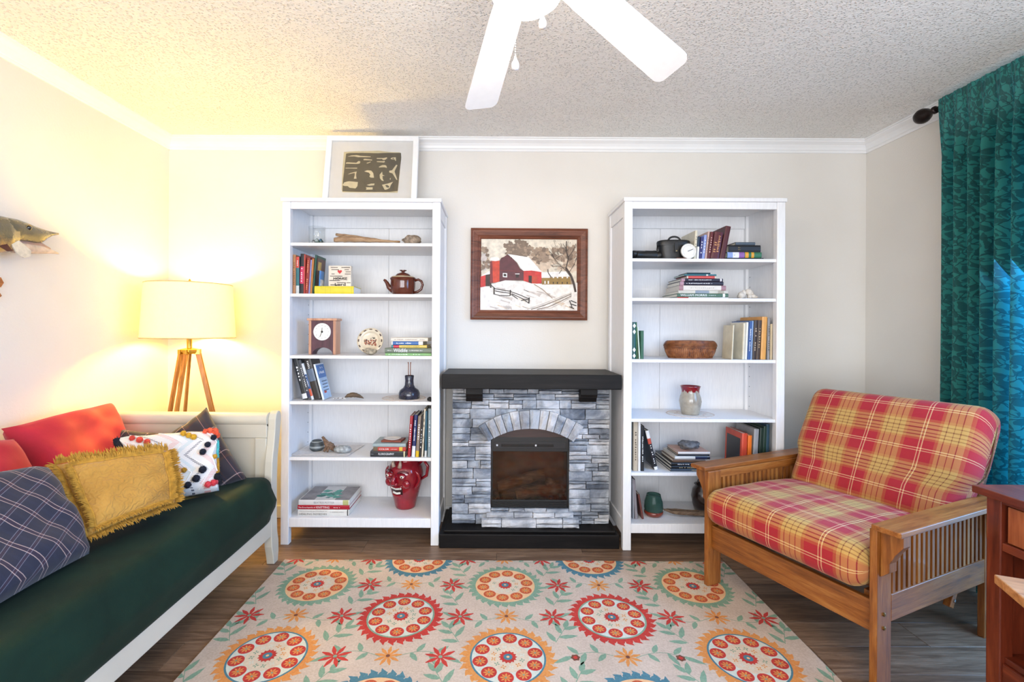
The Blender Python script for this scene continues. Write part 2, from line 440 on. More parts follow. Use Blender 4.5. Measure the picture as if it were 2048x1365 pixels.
OX0, OX1, OZ0, OZ1 = -.019, .437, .185, .600     # firebox opening
ACX = .212; AZC = .2125; ARI, ARO = .4450, .5525 # arch centre and radii
def arch_z(x, r):
    d = r*r-(x-ACX)**2
    return AZC+math.sqrt(d) if d > 0 else -1
AHALF = math.radians(34)
def blocked(x0, x1, z0, z1):
    cx, cz = (x0+x1)/2, (z0+z1)/2
    if OX0 < cx < OX1 and OZ0 < cz < OZ1+.02: return True
    r = math.hypot(cx-ACX, cz-AZC); a = math.atan2(cx-ACX, cz-AZC)
    if r < ARI+.045 and abs(a) < AHALF*.9 and cz > OZ1-.02: return True
    return False
def fill_stones(x0, x1, z0, z1):
    # irregular courses: a band is split in columns, each column one tall or two or three thin stones
    z = z0
    while z < z1-.004:
        hh = min(rs.choice([.036, .046, .052, .060]), z1-z)
        if z1-(z+hh) < .018: hh = z1-z
        x = x0
        while x < x1-.004:
            ww = min(rs.uniform(.065, .15), x1-x)
            if x1-(x+ww) < .05: ww = x1-x
            parts = [1] if hh < .03 else rs.choice([[1], [1], [.5,.5], [.4,.6], [.65,.35]])
            zz = z
            for q in parts:
                a, b, c, d = x, x+ww, zz, zz+hh*q
                if not blocked(a, b, c, d): stone_at(a, b, c, d, FYS+rs.uniform(-.004, .004))
                zz += hh*q
            x += ww
        z += hh
fill_stones(FX0, OX0, .094, .620); fill_stones(OX1, FX1, .094, .620)
fill_stones(FX0, FX1, .620, .897); fill_stones(OX0, OX1, .094, OZ0)
na = 12; edges = [-AHALF]
ws = [rs.uniform(.8, 1.2) for _ in range(na)]; tw = sum(ws)
for w_ in ws: edges.append(edges[-1]+2*AHALF*w_/tw)
for i in range(na):
    a0, a1 = edges[i], edges[i+1]; am = (a0+a1)/2
    m = MB(); g = .0018; y0 = FYS-.026+rs.uniform(-.003, .003); vs = []
    rm = (ARI+ARO)/2
    for j, r in enumerate((ARI, ARI+(ARO-ARI)*.35, ARI+(ARO-ARI)*.7, ARO+rs.uniform(-.006, .004))):
        for q in (0, .33, .66, 1):
            a = a0+(a1-a0)*q; e = (j in (0, 3)) or q in (0, 1)
            xx = ACX+math.sin(a)*r+(g if q == 0 else (-g if q == 1 else 0)); zz = AZC+math.cos(a)*r
            vs.append((xx, y0+(rs.uniform(.006, .010) if e else rs.uniform(-.004, .004)), zz))
    fs = []
    for j in range(3):
        for q in range(3): b = j*4+q; fs.append((b, b+1, b+5, b+4))
    ring = [0,1,2,3,7,11,15,14,13,12,8,4]; n = len(vs)
    for q in ring: vs.append((vs[q][0], FYS+.03, vs[q][2]))
    for q in range(12): fs.append((ring[(q+1)%12], ring[q], n+q, n+(q+1)%12))
    m.add(vs, fs, 0, FM).build('arch_stone', M_ST[1] if i % 3 else M_ST[2], fp)
for (z0, z1, x0, x1, yy) in ((.140, .170, -.045, .462, FYS-.028), (.094, .140, -.072, .489, FYS-.05)):
    x = x0
    while x < x1-.01:
        ww = rs.uniform(.1, .22)
        if x1-(x+ww) < .07: ww = x1-x
        zs = (z0, z1) if z1-z0 < .035 else ((z0, (z0+z1)/2-.003, z1) if rs.random() < .6 else (z0, z1))
        for a, b in zip(zs[:-1], zs[1:]): stone_at(x, x+ww, a, b, yy, FYS+.03-yy, mat=M_ST[1] if rs.random() < .8 else M_ST[0])
        x += ww
# ---- firebox insert
ins = fb('insert_frame', OX0, OX1, FYS+.020, FYS+.034, OZ1-.085, OZ1, plain('0b0b0c', .35), .002)
fb('insert_frame', OX0, OX1, FYS+.020, FYS+.034, OZ0, OZ0+.045, plain('0b0b0c', .35), .002)
fb('insert_frame', OX0, OX0+.010, FYS+.020, FYS+.034, OZ0+.045, OZ1-.085, plain('0b0b0c', .35), .001)
fb('insert_frame', OX1-.010, OX1, FYS+.020, FYS+.034, OZ0+.045, OZ1-.085, plain('0b0b0c', .35), .001)
for k in range(4): fb('louver', OX0+.01, OX1-.01, FYS+.012, FYS+.022, OZ0+.006+k*.010, OZ0+.011+k*.010, plain('101011', .3), .001)
m = MB()
for x0_, x1_, z0_, z1_ in ((FX0+.012, OX0-.007, .094, .897), (OX1+.007, FX1-.012, .094, .897), (OX0-.007, OX1+.007, OZ1-.08, .897), (OX0-.007, OX1+.007, .094, OZ0)): m.box(x0_, x1_, FYS+.037, FYS+.06, z0_, z1_, 0, FM)
m.build('backing', plain('3b3c40', .9), fp)
fb('control_slot', OX0+.015, OX1-.018, FYS+.0165, FYS+.021, OZ1-.066, OZ1-.028, plain('1c1c1d', .3), .001)
fb('control_slot', OX0+.06, OX1-.09, FYS+.0150, FYS+.017, OZ1-.056, OZ1-.040, plain('050505', .25), .001)
for q in (.018, .245): fb('control_knob', OX0+q+.012, OX0+q+.022, FYS+.0125, FYS+.017, OZ1-.052, OZ1-.042, plain('c8c8c8', .3), .001)
fb('tympanum', OX0-.01, OX1+.01, FYS+.020, FYS+.036, OZ1, .665, wood('2a1812', '3a221a', '4a2e24', 'X', 10, .5), 0)
# hollow firebox with logs behind tinted glass
m = MB().box(OX0,OX1,FYS+.22,FYS+.23,OZ0,OZ1-.08,0,FM).box(OX0-.006,OX0,FYS+.034,FYS+.23,OZ0,OZ1-.08,0,FM).box(OX1,OX1+.006,FYS+.034,FYS+.23,OZ0,OZ1-.08,0,FM)
m.box(OX0,OX1,FYS+.034,FYS+.22,OZ0,OZ0+.02,0,FM); m.build('firebox', plain('b8937c', .8, .3, 9), fp)
def log(p0, p1, r, nm='log'):
    p0, p1 = Vector(p0), Vector(p1); pts = []; rr = []
    for i in range(7):
        t = i/6; q = p0.lerp(p1, t); pts.append(FM @ (q+Vector((0, 0, rs.uniform(-.006, .006))))); rr.append(r*rs.uniform(.85, 1.15))
    return MB().tube(pts, rr, 10).build(nm, wood('5a4434', 'a08468', 'd0b498', 'X', 16, .8), fp, smooth=True)
log((.02, FYS+0.085, .29), (.30, FYS+0.105, .36), .033); log((.13, FYS+0.065, .25), (.40, FYS+0.095, .285), .036)
log((.05, FYS+0.115, .24), (.34, FYS+0.135, .25), .04); log((.17, FYS+0.055, .28), (.20, FYS+0.115, .22), .024); log((.32, FYS+0.065, .33), (.42, FYS+0.125, .25), .024)
m = MB()
for k in range(60): m.ball((rs.uniform(OX0+.02, OX1-.02)-.2125, rs.uniform(FYS+.05, FYS+.2)-2.9, OZ0+.022+rs.uniform(0, .03)), rs.uniform(.008, .02), 6, 4, jit=.5, seed=k)
o = m.build('ember_bed', plain('8a7468', .9, .3, 30), fp); o['kind'] = 'stuff'
fb('glass_pane', OX0+.008, OX1-.008, FYS+.026, FYS+.029, OZ0+.04, OZ1-.08, thin_glass('cdc0b4', .03, .06, 'tinted_glass'), 0)

# ================================================================== framed barn painting
def flat_shape(pts, z, mat_i, m): m.flat(pts, z, mat_i)
def frame_rect(m, x0, x1, z0, z1, prof, mi=0):
    # mitred frame: prof = [(inset, height)...], built in XY plane, height along +Z
    rings = [[(x0+a, z0+a, h), (x1-a, z0+a, h), (x1-a, z1-a, h), (x0+a, z1-a, h)] for a, h in prof]
    vs = [p for r in rings for p in r]; fs = []
    for i in range(len(prof)-1):
        for k in range(4): k2 = (k+1) % 4; fs.append((i*4+k, i*4+k2, (i+1)*4+k2, (i+1)*4+k))
    m.add(vs, fs, mi)
pw_, ph_ = .750, .588
pt = thing('framed_painting', 'painting of a red barn in snow in a brown wooden frame', 'painting', (.217, 3.060, 1.588), rot=(PI/2, .0015, 0))
m = MB(); frame_rect(m, -pw_/2, pw_/2, -ph_/2, ph_/2, [(0,0),(0,.030),(.008,.033),(.014,.029),(.018,.029),(.044,.020),(.048,.022),(.054,.018),(.058,.019),(.066,.012),(.066,.004)])
m.build('frame', wood('3d2015', '6a3a26', '86503a', 'X', 12, .4), pt)
IX, IY = pw_/2-.064, ph_/2-.064
# pixel space of the painting: crop coordinates 260..1440 x 240..1120
def P(*ab): return [((a-850)/590*IX, (680-b)/440*IY) for a, b in zip(ab[::2], ab[1::2])]
pcol = ['e2d8c6','efeae4','7a2a2c','5b2b31','c3332f','b8432c','7d6a5a','9c8672','3b2c26','d9c4ae','94763a','f5f2ef','c9bfb8','2b201c','b39a80','c8422c']
pm = [plain(c, .55, .14, 40, bump=.25, bscale=120) for c in pcol]
cv = MB(); z = .005
def S(i, *ab):
    global z; z += .00006; cv.flat(P(*ab), z, i)
def blob(i, cx, cy, rx, ry, n=22, jit=.18, seed=0):
    r = random.Random(seed); pts = []
    for k in range(n):
        a = 2*PI*k/n; q = 1+r.uniform(-jit, jit); pts += [cx+rx*math.cos(a)*q, cy+ry*math.sin(a)*q]
    S(i, *pts)
def stroke(i, pts, w):
    for (a, b), (c, d) in zip(pts[:-1], pts[1:]):
        dx, dy = c-a, d-b; l = math.hypot(dx, dy) or 1; nx, ny = -dy/l*w/2, dx/l*w/2
        S(i, a+nx, b+ny, c+nx, d+ny, c-nx, d-ny, a-nx, b-ny)
S(0, 255,235, 1445,235, 1445,1125, 255,1125)
pr = random.Random(4)
for k in range(16): blob(9, pr.uniform(850, 1400), pr.uniform(420, 640), pr.uniform(40, 110), pr.uniform(30, 70), 14, .3, k)
for k in range(60):
    a, q = pr.uniform(0, 6.28), pr.uniform(0, 1)**.5
    blob(pr.choice((6, 6, 7, 6)), 715+150*q*math.cos(a), 365+95*q*math.sin(a), pr.uniform(18, 48), pr.uniform(16, 38), 12, .4, k+50)
for k in range(40):
    a, q = pr.uniform(0, 6.28), pr.uniform(0, 1)**.5
    blob(pr.choice((6, 7, 7, 14)), 985+110*q*math.cos(a), 440+85*q*math.sin(a), pr.uniform(16, 40), pr.uniform(14, 34), 12, .4, k+90)
for k in range(20):
    blob(pr.choice((6, 7, 12, 14)), pr.uniform(265, 350), pr.uniform(370, 640), pr.uniform(14, 34), pr.uniform(18, 40), 12, .4, k+130)
for k in range(26):
    a, q = pr.uniform(0, 6.28), pr.uniform(0, 1)**.5
    blob(pr.choice((14, 7, 7, 6)), min(1395, 1300+150*q*math.cos(a)), 430+150*q*math.sin(a), pr.uniform(20, 42), pr.uniform(18, 42), 12, .45, k+170)
S(1, 255,830, 400,800, 560,755, 860,770, 1010,800, 1445,780, 1445,1125, 255,1125)
S(7, 1000,720, 1345,700, 1400,800, 1010,805); S(10, 1005,725, 1350,705, 1365,800, 1010,800)
S(11, 1000,655, 1300,640, 1350,705, 1110,708, 1105,722, 1000,722); stroke(8, [(1080,615),(1085,660),(1120,710)], 10)
for x_ in (1140, 1190, 1250, 1310): S(11, x_,708, x_+18,708, x_+18,724, x_,724); S(13, x_+2,770, x_+14,770, x_+14,795, x_+2,795)
for x_ in (1040, 1080): S(11, x_,760, x_+14,760, x_+14,795, x_,795)
S(4, 258,710, 330,680, 330,830, 258,845); S(8, 320,680, 375,670, 375,830, 320,830); S(11, 258,710, 372,640, 372,680, 330,688)
S(15, 375,520, 490,515, 490,770, 440,785, 375,790); S(2, 375,520, 400,520, 410,790, 375,790); blob(11, 432, 495, 62, 24, 16, .08, 3)
S(3, 490,520, 510,480, 545,465, 585,435, 640,480, 700,540, 740,610, 785,640, 785,755, 560,755, 490,775)
S(2, 500,630, 780,640, 780,648, 500,638)
S(4, 785,635, 900,630, 1002,645, 1005,790, 950,795, 870,790, 785,760); S(5, 885,705, 950,700, 950,790, 885,785); S(13, 845,695, 885,697, 885,795, 845,775)
S(11, 585,430, 850,470, 1000,640, 1000,650, 880,632, 785,638, 745,605, 705,535, 640,475)
S(11, 530,665, 583,668, 583,720, 530,715); S(13, 540,675, 573,678, 573,708, 540,705); S(11, 680,672, 735,672, 735,680, 680,680); S(13, 690,680, 728,682, 724,720, 690,722)
for k in range(26):
    x_, y_ = pr.uniform(320, 1350), pr.uniform(840, 1080)
    S(pr.choice((12, 12, 0, 9)), x_,y_, x_+pr.uniform(40, 120),y_+pr.uniform(10, 45), x_+pr.uniform(60, 130),y_+pr.uniform(30, 60), x_-10,y_+10)
for dy in (0, 24, 60, 84): stroke(6 if dy in (24, 60) else 12, [(830+dy*2,1112),(1000+dy*1.5,1050+dy*.5),(1180+dy,980+dy*.5),(1370,905+dy*.6)], 9)
stroke(7, [(910,800),(1010,860),(1100,940),(1140,975)], 8)
for a, b in (((425,850),(425,930)), ((625,875),(622,945)), ((855,965),(850,1040)), ((383,790),(385,850))): stroke(13, [a, b], 15)
for pts in ([(385,815),(440,862),(620,890)], [(440,890),(620,915)], [(420,925),(500,945),(620,945)], [(630,895),(740,935),(860,985)], [(635,930),(715,985)], [(640,920),(760,975),(850,1035)], [(755,1005),(860,985)]): stroke(13, pts, 9)
stroke(8, [(1420,895),(1395,780),(1365,700),(1300,600)], 26); stroke(8, [(1300,600),(1330,480),(1300,380),(1305,270)], 12)
for pts in ([(1310,640),(1220,560),(1170,500),(1110,430)], [(1300,600),(1200,575),(1130,580)], [(1340,650),(1400,560),(1430,470)], [(1325,470),(1390,380),(1420,300)], [(1170,500),(1120,420),(1090,390)], [(1250,620),(1215,670)], [(1310,380),(1260,300)], [(1180,480),(1250,440)]): stroke(8, pts, 6)
for k in range(90):
    x_, y_ = pr.uniform(1120, 1425), pr.uniform(270, 620); t_ = math.atan2(y_-640, x_-1330)+pr.uniform(-.3, .3); l_ = pr.uniform(18, 50)
    stroke(pr.choice((6, 8, 6)), [(x_, y_), (x_+l_*math.cos(t_), max(250, y_+l_*math.sin(t_)))], 3.5)
for a, b, c, d in ((1345,1000,1380,1095), (1360,1000,1430,1030), (1355,1040,1430,1065), (1345,1075,1400,1100)): stroke(13, [(a, b), (c, d)], 11)
cv.build('canvas', pm, pt)
text('signature', 'ERNEST WEAR', .012, pm[13], pt, Matrix.Translation(((412-850)/590*IX, (680-1075)/440*IY, .0105)), .075)

# ================================================================== white frame with bone print, leaning on top of the bookcase
tilt = math.atan2(.085, .455)
wf = thing('picture_frame', 'white framed bone-shape print leaning on top of the left bookcase', 'picture', (-.762, 2.862, 1.9755), rot=(PI/2-tilt, 0, 0))
WFW, WFH = .568, .455
m = MB(); frame_rect(m, -WFW/2, WFW/2, 0, WFH, [(0,0),(0,.024),(.003,.026),(.030,.026),(.033,.024),(.033,.006)])
m.add([(-WFW/2,0,0),(WFW/2,0,0),(WFW/2,WFH,0),(-WFW/2,WFH,0)], [(0,3,2,1)]); m.build('frame', plain('efefef', .35, .02), wf)
MB().box(-WFW/2+.03, WFW/2-.03, .03, WFH-.03, .003, .008).build('mat_board', plain('e4e3e0', .8, .02), wf)
bp = MB()
def B(*ab): return [((a-985)/865*(WFW/2), (1330-b)/1200*WFH) for a, b in zip(ab[::2], ab[1::2])]
bp.flat(B(450,1060, 440,700, 445,400, 640,385, 900,380, 1100,372, 1300,395, 1500,400, 1520,600, 1510,900, 1495,1085, 1490,1110, 1000,1112, 600,1110, 470,1105), .0083, 0)
bp.flat(B(470,1090, 465,900, 480,600, 490,430, 560,418, 860,415, 1080,420, 1250,412, 1520,412, 1530,500, 1515,700, 1500,900, 1490,1080, 1330,1095, 900,1098, 600,1095), .0087, 1)
bn = [(515,482,590,462,690,455,760,468,955,478,950,490,820,490,720,492,640,478), (500,590,520,585,690,592,730,560,765,565,762,600,720,612,520,606,498,610), (820,530,845,520,985,535,985,548,850,545,825,545),
 (880,595,960,568,960,580,900,605), (1070,503,1190,505,1260,492,1265,510,1230,535,1190,540,1170,520,1070,520), (1075,562,1200,562,1215,550,1228,575,1205,585,1075,575), (1325,510,1360,495,1425,490,1435,555,1415,550,1410,530,1350,528),
 (1118,660,1180,628,1235,630,1260,645,1268,680,1225,668,1120,672), (495,682,715,680,715,694,495,693), (540,800,600,770,670,755,712,745,700,800,715,870,665,872,680,800,675,770,600,785), (850,742,905,722,980,728,1020,770,1040,850,1020,852,975,850,950,830,968,800,940,765,880,750),
 (1140,800,1165,770,1185,745,1195,800,1240,815,1195,820,1200,870,1225,910,1180,895,1150,860), (1315,730,1370,720,1440,622,1465,630,1415,740,1475,885,1460,890,1380,775,1320,760), (465,985,490,935,580,915,745,930,740,1000,710,1040,600,1030,560,1000,500,1000),
 (910,980,990,955,1055,952,1050,985,960,992), (895,1020,1025,1018,1025,1058,900,1062,915,1040), (1195,975,1310,950,1400,920,1360,975,1340,1030,1290,1055,1250,1062), (1335,860,1350,855,1350,885,1338,885)]
for i, b in enumerate(bn): bp.flat(B(*b), .0089+i*.00003, 2)
bp.flat(B(1255,985, 1290,975, 1330,1000, 1325,1025, 1285,1020), .0096, 1); bp.flat(B(1360,510, 1390,502, 1395,520, 1365,520), .0096, 1)
bp.build('print', [plain('cfc39c', .8), plain('57503f', .8, .1), plain('d8cba6', .8)], wf)
MB().box(-WFW/2+.031, WFW/2-.031, .031, WFH-.031, .016, .0175).build('glass_pane', thin_glass('fcfcfc', .03), wf)

# ================================================================== ceiling fan
fan = thing('ceiling_fan', 'white ceiling fan with flat blades, a lit globe and pull chains', 'fan', (.075, 1.188, ZC))
M_FANW = plain('e8e8e8', .4, .02)
zf = 2.205-ZC
MB().lathe([(.0,0),(.075,0),(.070,-.05),(.02,-.062),(.02,-.085)], 32).build('canopy', M_FANW, fan, smooth=True, angle=.6)
MB().lathe([(.02,-.08),(.09,-.085),(.125,-.11),(.13,-.16),(.125,-.20),(.10,-.235),(.085,-.25),(.06,-.27)], 40).build('motor_housing', M_FANW, fan, smooth=True, angle=.6)
MB().lathe([(.05,-.265),(.085,-.275),(.09,-.30),(.08,-.312)], 40).build('light_fitter', M_FANW, fan, smooth=True, angle=.6)
th0, dth, pit, dr = 1.809, 2*PI/5, -.217, .28
for k in range(4):
    a = th0+(-dth, 0, 1.68, 3.36)[k]; ca, sa = math.cos(a), math.sin(a); m = MB()
    outl = [(.135,-.045),(.2,-.050)]+[(.2+.34*i/6, -.050-.010*i/6) for i in range(1, 7)]
    outl += [(.566-.024+.026*math.cos(t), -.060+.024+(-.024)*math.sin(t)) for t in (1.2, .7, .2)]
    outl += [(r, -w) for r, w in reversed(outl)]
    def pz(r, o, dz): return (r*ca-o*sa, r*sa+o*ca, zf-dr*r*.98+o*math.tan(pit)+dz)
    n = len(outl); vs = [pz(r, o, -.003) for r, o in outl]+[pz(r, o, .003) for r, o in outl]
    m.add(vs, [tuple(reversed(range(n))), tuple(range(n, 2*n))]+[(i, (i+1)%n, n+(i+1)%n, n+i) for i in range(n)])
    bl = m.build('blade', M_FANW, fan, merge=1e-6)
    ir = MB().box(.09, .2, -.018, .018, -.004, .004)
    ir.v = [pz(x_, y_, z_+.006) for x_, y_, z_ in ir.v]; ir.build('blade_iron', M_FANW, fan, bevel=.001)
gl = MB().lathe([(.0,-.425),(.03,-.422),(.06,-.41),(.085,-.39),(.098,-.36),(.096,-.335),(.08,-.312)], 40).build('light_globe', emit((1, .84, .64), 62), fan, smooth=True)
def chain(x, y, z0, z1, nm, r=.0016):
    m = MB(); n = int((z0-z1)/.006)
    for i in range(n): m.ball((x, y, z0-(i+.5)*(z0-z1)/n), r, 6, 4)
    return m.build(nm, plain('f2f2f2', .3, .02), fan, smooth=True)
p = at(1030.5, 128, 1.13)-Vector(fan.location); chain(p.x, p.y, -.30, p.z+.008, 'pull_chain')
MB().lathe([(.0,.020),(.002,.019),(.0035,.012),(.0085,.002),(.0095,-.006),(.008,-.012),(.0,-.014)], 16, M=Matrix.Translation(p)).build('pull_knob', plain('fafafa', .3, .01), fan, smooth=True)
p = at(1085, 44, 1.25)-Vector(fan.location); chain(p.x, p.y, -.30, p.z+.02, 'pull_chain')
MB().lathe([(.0,.024),(.002,.023),(.005,.012),(.010,0),(.0105,-.008),(.008,-.016),(.0,-.018)], 16, M=Matrix.Translation(p)).build('pull_knob', plain('cfc6bd', .3, .02), fan, smooth=True)
# ================================================================== tripod floor lamp
LC = (-1.817, 2.81)
lp = thing('floor_lamp', 'lit tripod floor lamp with white drum shade in the corner', 'lamp', (LC[0], LC[1], 0))
nt = newmat('lamp_shade', .8); v = nt.coords('Object', (300, 300, 40)); n = nt.noise(v, 2, 2)
tr = nt.new('ShaderNodeBsdfTranslucent'); nt.link(nt.ramp(n, [(.3, 'f4ead2'), (.7, 'fbf4e2')]), nt.b.inputs['Base Color'])
tr.inputs[0].default_value = (.96, .93, .84, 1); ms = nt.new('ShaderNodeMixShader'); ms.inputs[0].default_value = .48
out = nt.n['Material Output']; nt.link(nt.b.outputs[0], ms.inputs[1]); nt.link(tr.outputs[0], ms.inputs[2]); nt.link(ms.outputs[0], out.inputs[0])
sh = MB(); sh.lathe([(.242,1.172),(.2405,1.185),(.224,1.478),(.2225,1.490)], 64, cap=False); sh.build('lamp_shade', nt.m, lp, smooth=True, solid=.003)
M_BRASS = plain('c39a45', .25, .08, 20, metallic=1.)
for z_, r_ in ((1.173, .2425), (1.489, .2230)):
    MB().tube([(r_*math.cos(2*PI*k/48), r_*math.sin(2*PI*k/48), z_) for k in range(49)], .003, 6).build('shade_ring', plain('c9b987', .5), lp, smooth=True)
m = MB()
for k in range(3): a = 2*PI*k/3+.4; m.tube([(0,0,1.478),(.2225*math.cos(a),.2225*math.sin(a),1.487)], .002, 6)
m.build('spider', M_BRASS, lp)
MB().lathe([(0,1.478),(.007,1.48),(.009,1.492),(.004,1.50),(.008,1.508),(.004,1.52),(0,1.524)], 16).build('finial', M_BRASS, lp, smooth=True)
MB().lathe([(.014,1.10),(.0145,1.19),(.018,1.20),(.018,1.25),(.010,1.26)], 20).build('neck', M_BRASS, lp, smooth=True, angle=.6)
m = MB()
for sx in (-1, 1): m.tube([(sx*.05*math.sin(t*PI/10), 0, 1.255+.224*t/10) for t in range(11)], .002, 6)
m.build('harp', M_BRASS, lp, smooth=True)
MB().lathe([(0,1.262),(.013,1.265),(.014,1.30),(.022,1.325),(.028,1.355),(.022,1.385),(0,1.40)], 20).build('bulb', emit((1, .64, .11), 950), lp, smooth=True)
MB().lathe([(0,1.075),(.050,1.078),(.056,1.090),(.056,1.104),(.02,1.112),(0,1.112)], 6).build('tripod_head', M_BRASS, lp, bevel=.002)
LW = wood('7a4a1c', 'a8702f', 'c48f4a', 'Z', 12, .4)
for an in (22, 142, 262):
    a = math.radians(an); d_ = Vector((math.cos(a), math.sin(a), 0)); s_ = Vector((-d_.y, d_.x, 0))
    top, bot = d_*.044+Vector((0,0,1.092)), d_*.272+Vector((0,0,.006))
    for q in (-1, 1):
        o1, o2 = s_*.019*q, s_*.024*q
        lg = MB(); ax = d_; hw = .010; ht = .0065
        vs = []
        for p_, e in ((bot+o2, 1.0), (top+o1, 1.15)):
            for (u_, w_) in ((-1,-1), (1,-1), (1,1), (-1,1)): vs.append(p_+d_*hw*u_*e+s_*ht*w_)
        lg.add(vs, [(3,2,1,0),(4,5,6,7),(0,1,5,4),(1,2,6,5),(2,3,7,6),(3,0,4,7)]).build('leg', LW, lp, bevel=.001)
    tp = top.copy()
    [MB().box(-.014, .014, q*.019-.009, q*.019+.009, -.018, .012, 0, Matrix.Translation(tp) @ Matrix.Rotation(a, 4, 'Z')).build('leg_cap', M_BRASS, lp, bevel=.002) for q in (-1, 1)]
    mid = top.lerp(bot, .62)
    MB().tube([mid-s_*.03, mid+s_*.03], .005, 8).build('leg_clamp', M_BRASS, lp)
# ================================================================== curtain and rod
M_ROD = plain('241a17', .35, .15, 20, metallic=.6)
RXX, RZ = XR-.125, 2.385
rod = thing('curtain_rod', 'dark bronze curtain rod with round finial below the ceiling', 'rod', (RXX, 1.3, RZ))
MB().tube([(0,1.16,0),(0,-1.55,0)], .011, 14).build('rod_pole', M_ROD, rod, smooth=True)
MB().lathe([(.011,0),(.017,.004),(.017,.012),(.012,.016),(.013,.030),(.024,.042),(.033,.060),(.034,.074),(.028,.090),(.015,.100),(0,.102)], 24, M=Matrix.Translation((0,1.145,0)) @ Matrix.Rotation(-PI/2, 4, 'X') @ Matrix.Scale(1.15, 4)).build('finial', M_ROD, rod, smooth=True)
for yb in (1.13, -1.4):
    MB().tube([(0,yb,-.012),(.06,yb,-.012),(.125,yb,-.012)], .006, 8).box(.119,.125,yb-.015,yb+.015,-.045,.03).build('bracket', M_ROD, rod)
def curtain_mat():
    nt = newmat('teal_jacquard', .55)
    uv = nt.new('ShaderNodeUVMap'); sx = nt.new('ShaderNodeSeparateXYZ'); nt.link(uv.outputs[0], sx.inputs[0])
    mp = nt.new('ShaderNodeMapping'); nt.link(uv.outputs[0], mp.inputs[0]); mp.inputs['Scale'].default_value = (19, 25, 1); mp.inputs['Rotation'].default_value = (0, 0, .5)
    # jacquard leaves: two layers of rounded voronoi leaves with hatched veins, and wavy stems
    nz = nt.new('ShaderNodeTexNoise'); nz.inputs['Scale'].default_value = 1.1; nt.link(mp.outputs[0], nz.inputs['Vector'])
    ad = nt.new('ShaderNodeVectorMath', operation='ADD'); sc = nt.new('ShaderNodeVectorMath', operation='SCALE'); sc.inputs['Scale'].default_value = .8
    nt.link(nz.outputs['Color'], sc.inputs[0]); nt.link(mp.outputs[0], ad.inputs[0]); nt.link(sc.outputs[0], ad.inputs[1])
    fs2 = []
    for scl, thr in (((1, 1, 1), .40), ((1.7, .75, 1), .40)):
        m2 = nt.new('ShaderNodeMapping'); m2.inputs['Scale'].default_value = scl; nt.link(ad.outputs[0], m2.inputs[0])
        vo = nt.new('ShaderNodeTexVoronoi'); vo.inputs['Scale'].default_value = 1.0; vo.voronoi_dimensions = '2D'; nt.link(m2.outputs[0], vo.inputs['Vector'])
        fs2.append(nt.math('LESS_THAN', vo.outputs['Distance'], thr))
    leaf = nt.math('ABSOLUTE', nt.math('SUBTRACT', fs2[0], fs2[1]))
    ve = nt.new('ShaderNodeTexVoronoi', feature='DISTANCE_TO_EDGE'); ve.inputs['Scale'].default_value = .8; ve.voronoi_dimensions = '2D'; nt.link(ad.outputs[0], ve.inputs['Vector'])
    vein = nt.math('LESS_THAN', ve.outputs['Distance'], .035)
    f = nt.math('MAXIMUM', nt.math('MULTIPLY', leaf, .75), nt.math('MULTIPLY', vein, .9))
    col = nt.mix(f, lin('2f7d6c'), lin('153f39'))
    nt.link(col, nt.b.inputs['Base Color']); nt.b.inputs['Sheen Weight'].default_value = .2
    tr = nt.new('ShaderNodeBsdfTranslucent'); nt.link(nt.mix(f, lin('30c0d4'), lin('107c90')), tr.inputs[0])
    ms = nt.new('ShaderNodeMixShader'); ms.inputs[0].default_value = .42
    nt.link(nt.b.outputs[0], ms.inputs[1]); nt.link(tr.outputs[0], ms.inputs[2]); nt.link(ms.outputs[0], nt.n['Material Output'].inputs[0])
    return nt.m
ct = thing('curtain', 'teal leaf-patterned curtain hanging from the dark rod', 'curtain', (RXX, 2.42, 0))
cy0, cy1, ctop, cbot = 2.415, 1.72, RZ+.035, .03
rc = random.Random(5); NF = 11
ph = [rc.uniform(-.5, .5) for _ in range(40)]
def cfn(u, v):
    yy = cy0+(cy1-cy0)*u; zz = ctop+(cbot-ctop)*v
    a = 2*PI*NF*u+.5*math.sin(7*u+1)+1.1*noise.noise(Vector((u*4, v*.8, 3)))
    near = min(1, max(0, (v-.02)/.12)); amp = .005+.040*near
    x = amp*(math.sin(a)+.15*math.sin(2*a+1.3*noise.noise(Vector((u*6, 0, 7)))))*(.75+.5*noise.noise(Vector((u*9, v*1.4, 1))))
    x += .002*math.sin(3.1*a)*(1-near)
    if .012 < v < .03: x *= 1
    yy += .010*math.cos(a)*near
    return (x-.022+.012*near, yy-2.42, zz)
MB().grid(cfn, 260, 60, 0, lambda u, v: (u*1.7, v*2.35)).build('curtain_panel', curtain_mat(), ct, smooth=True)

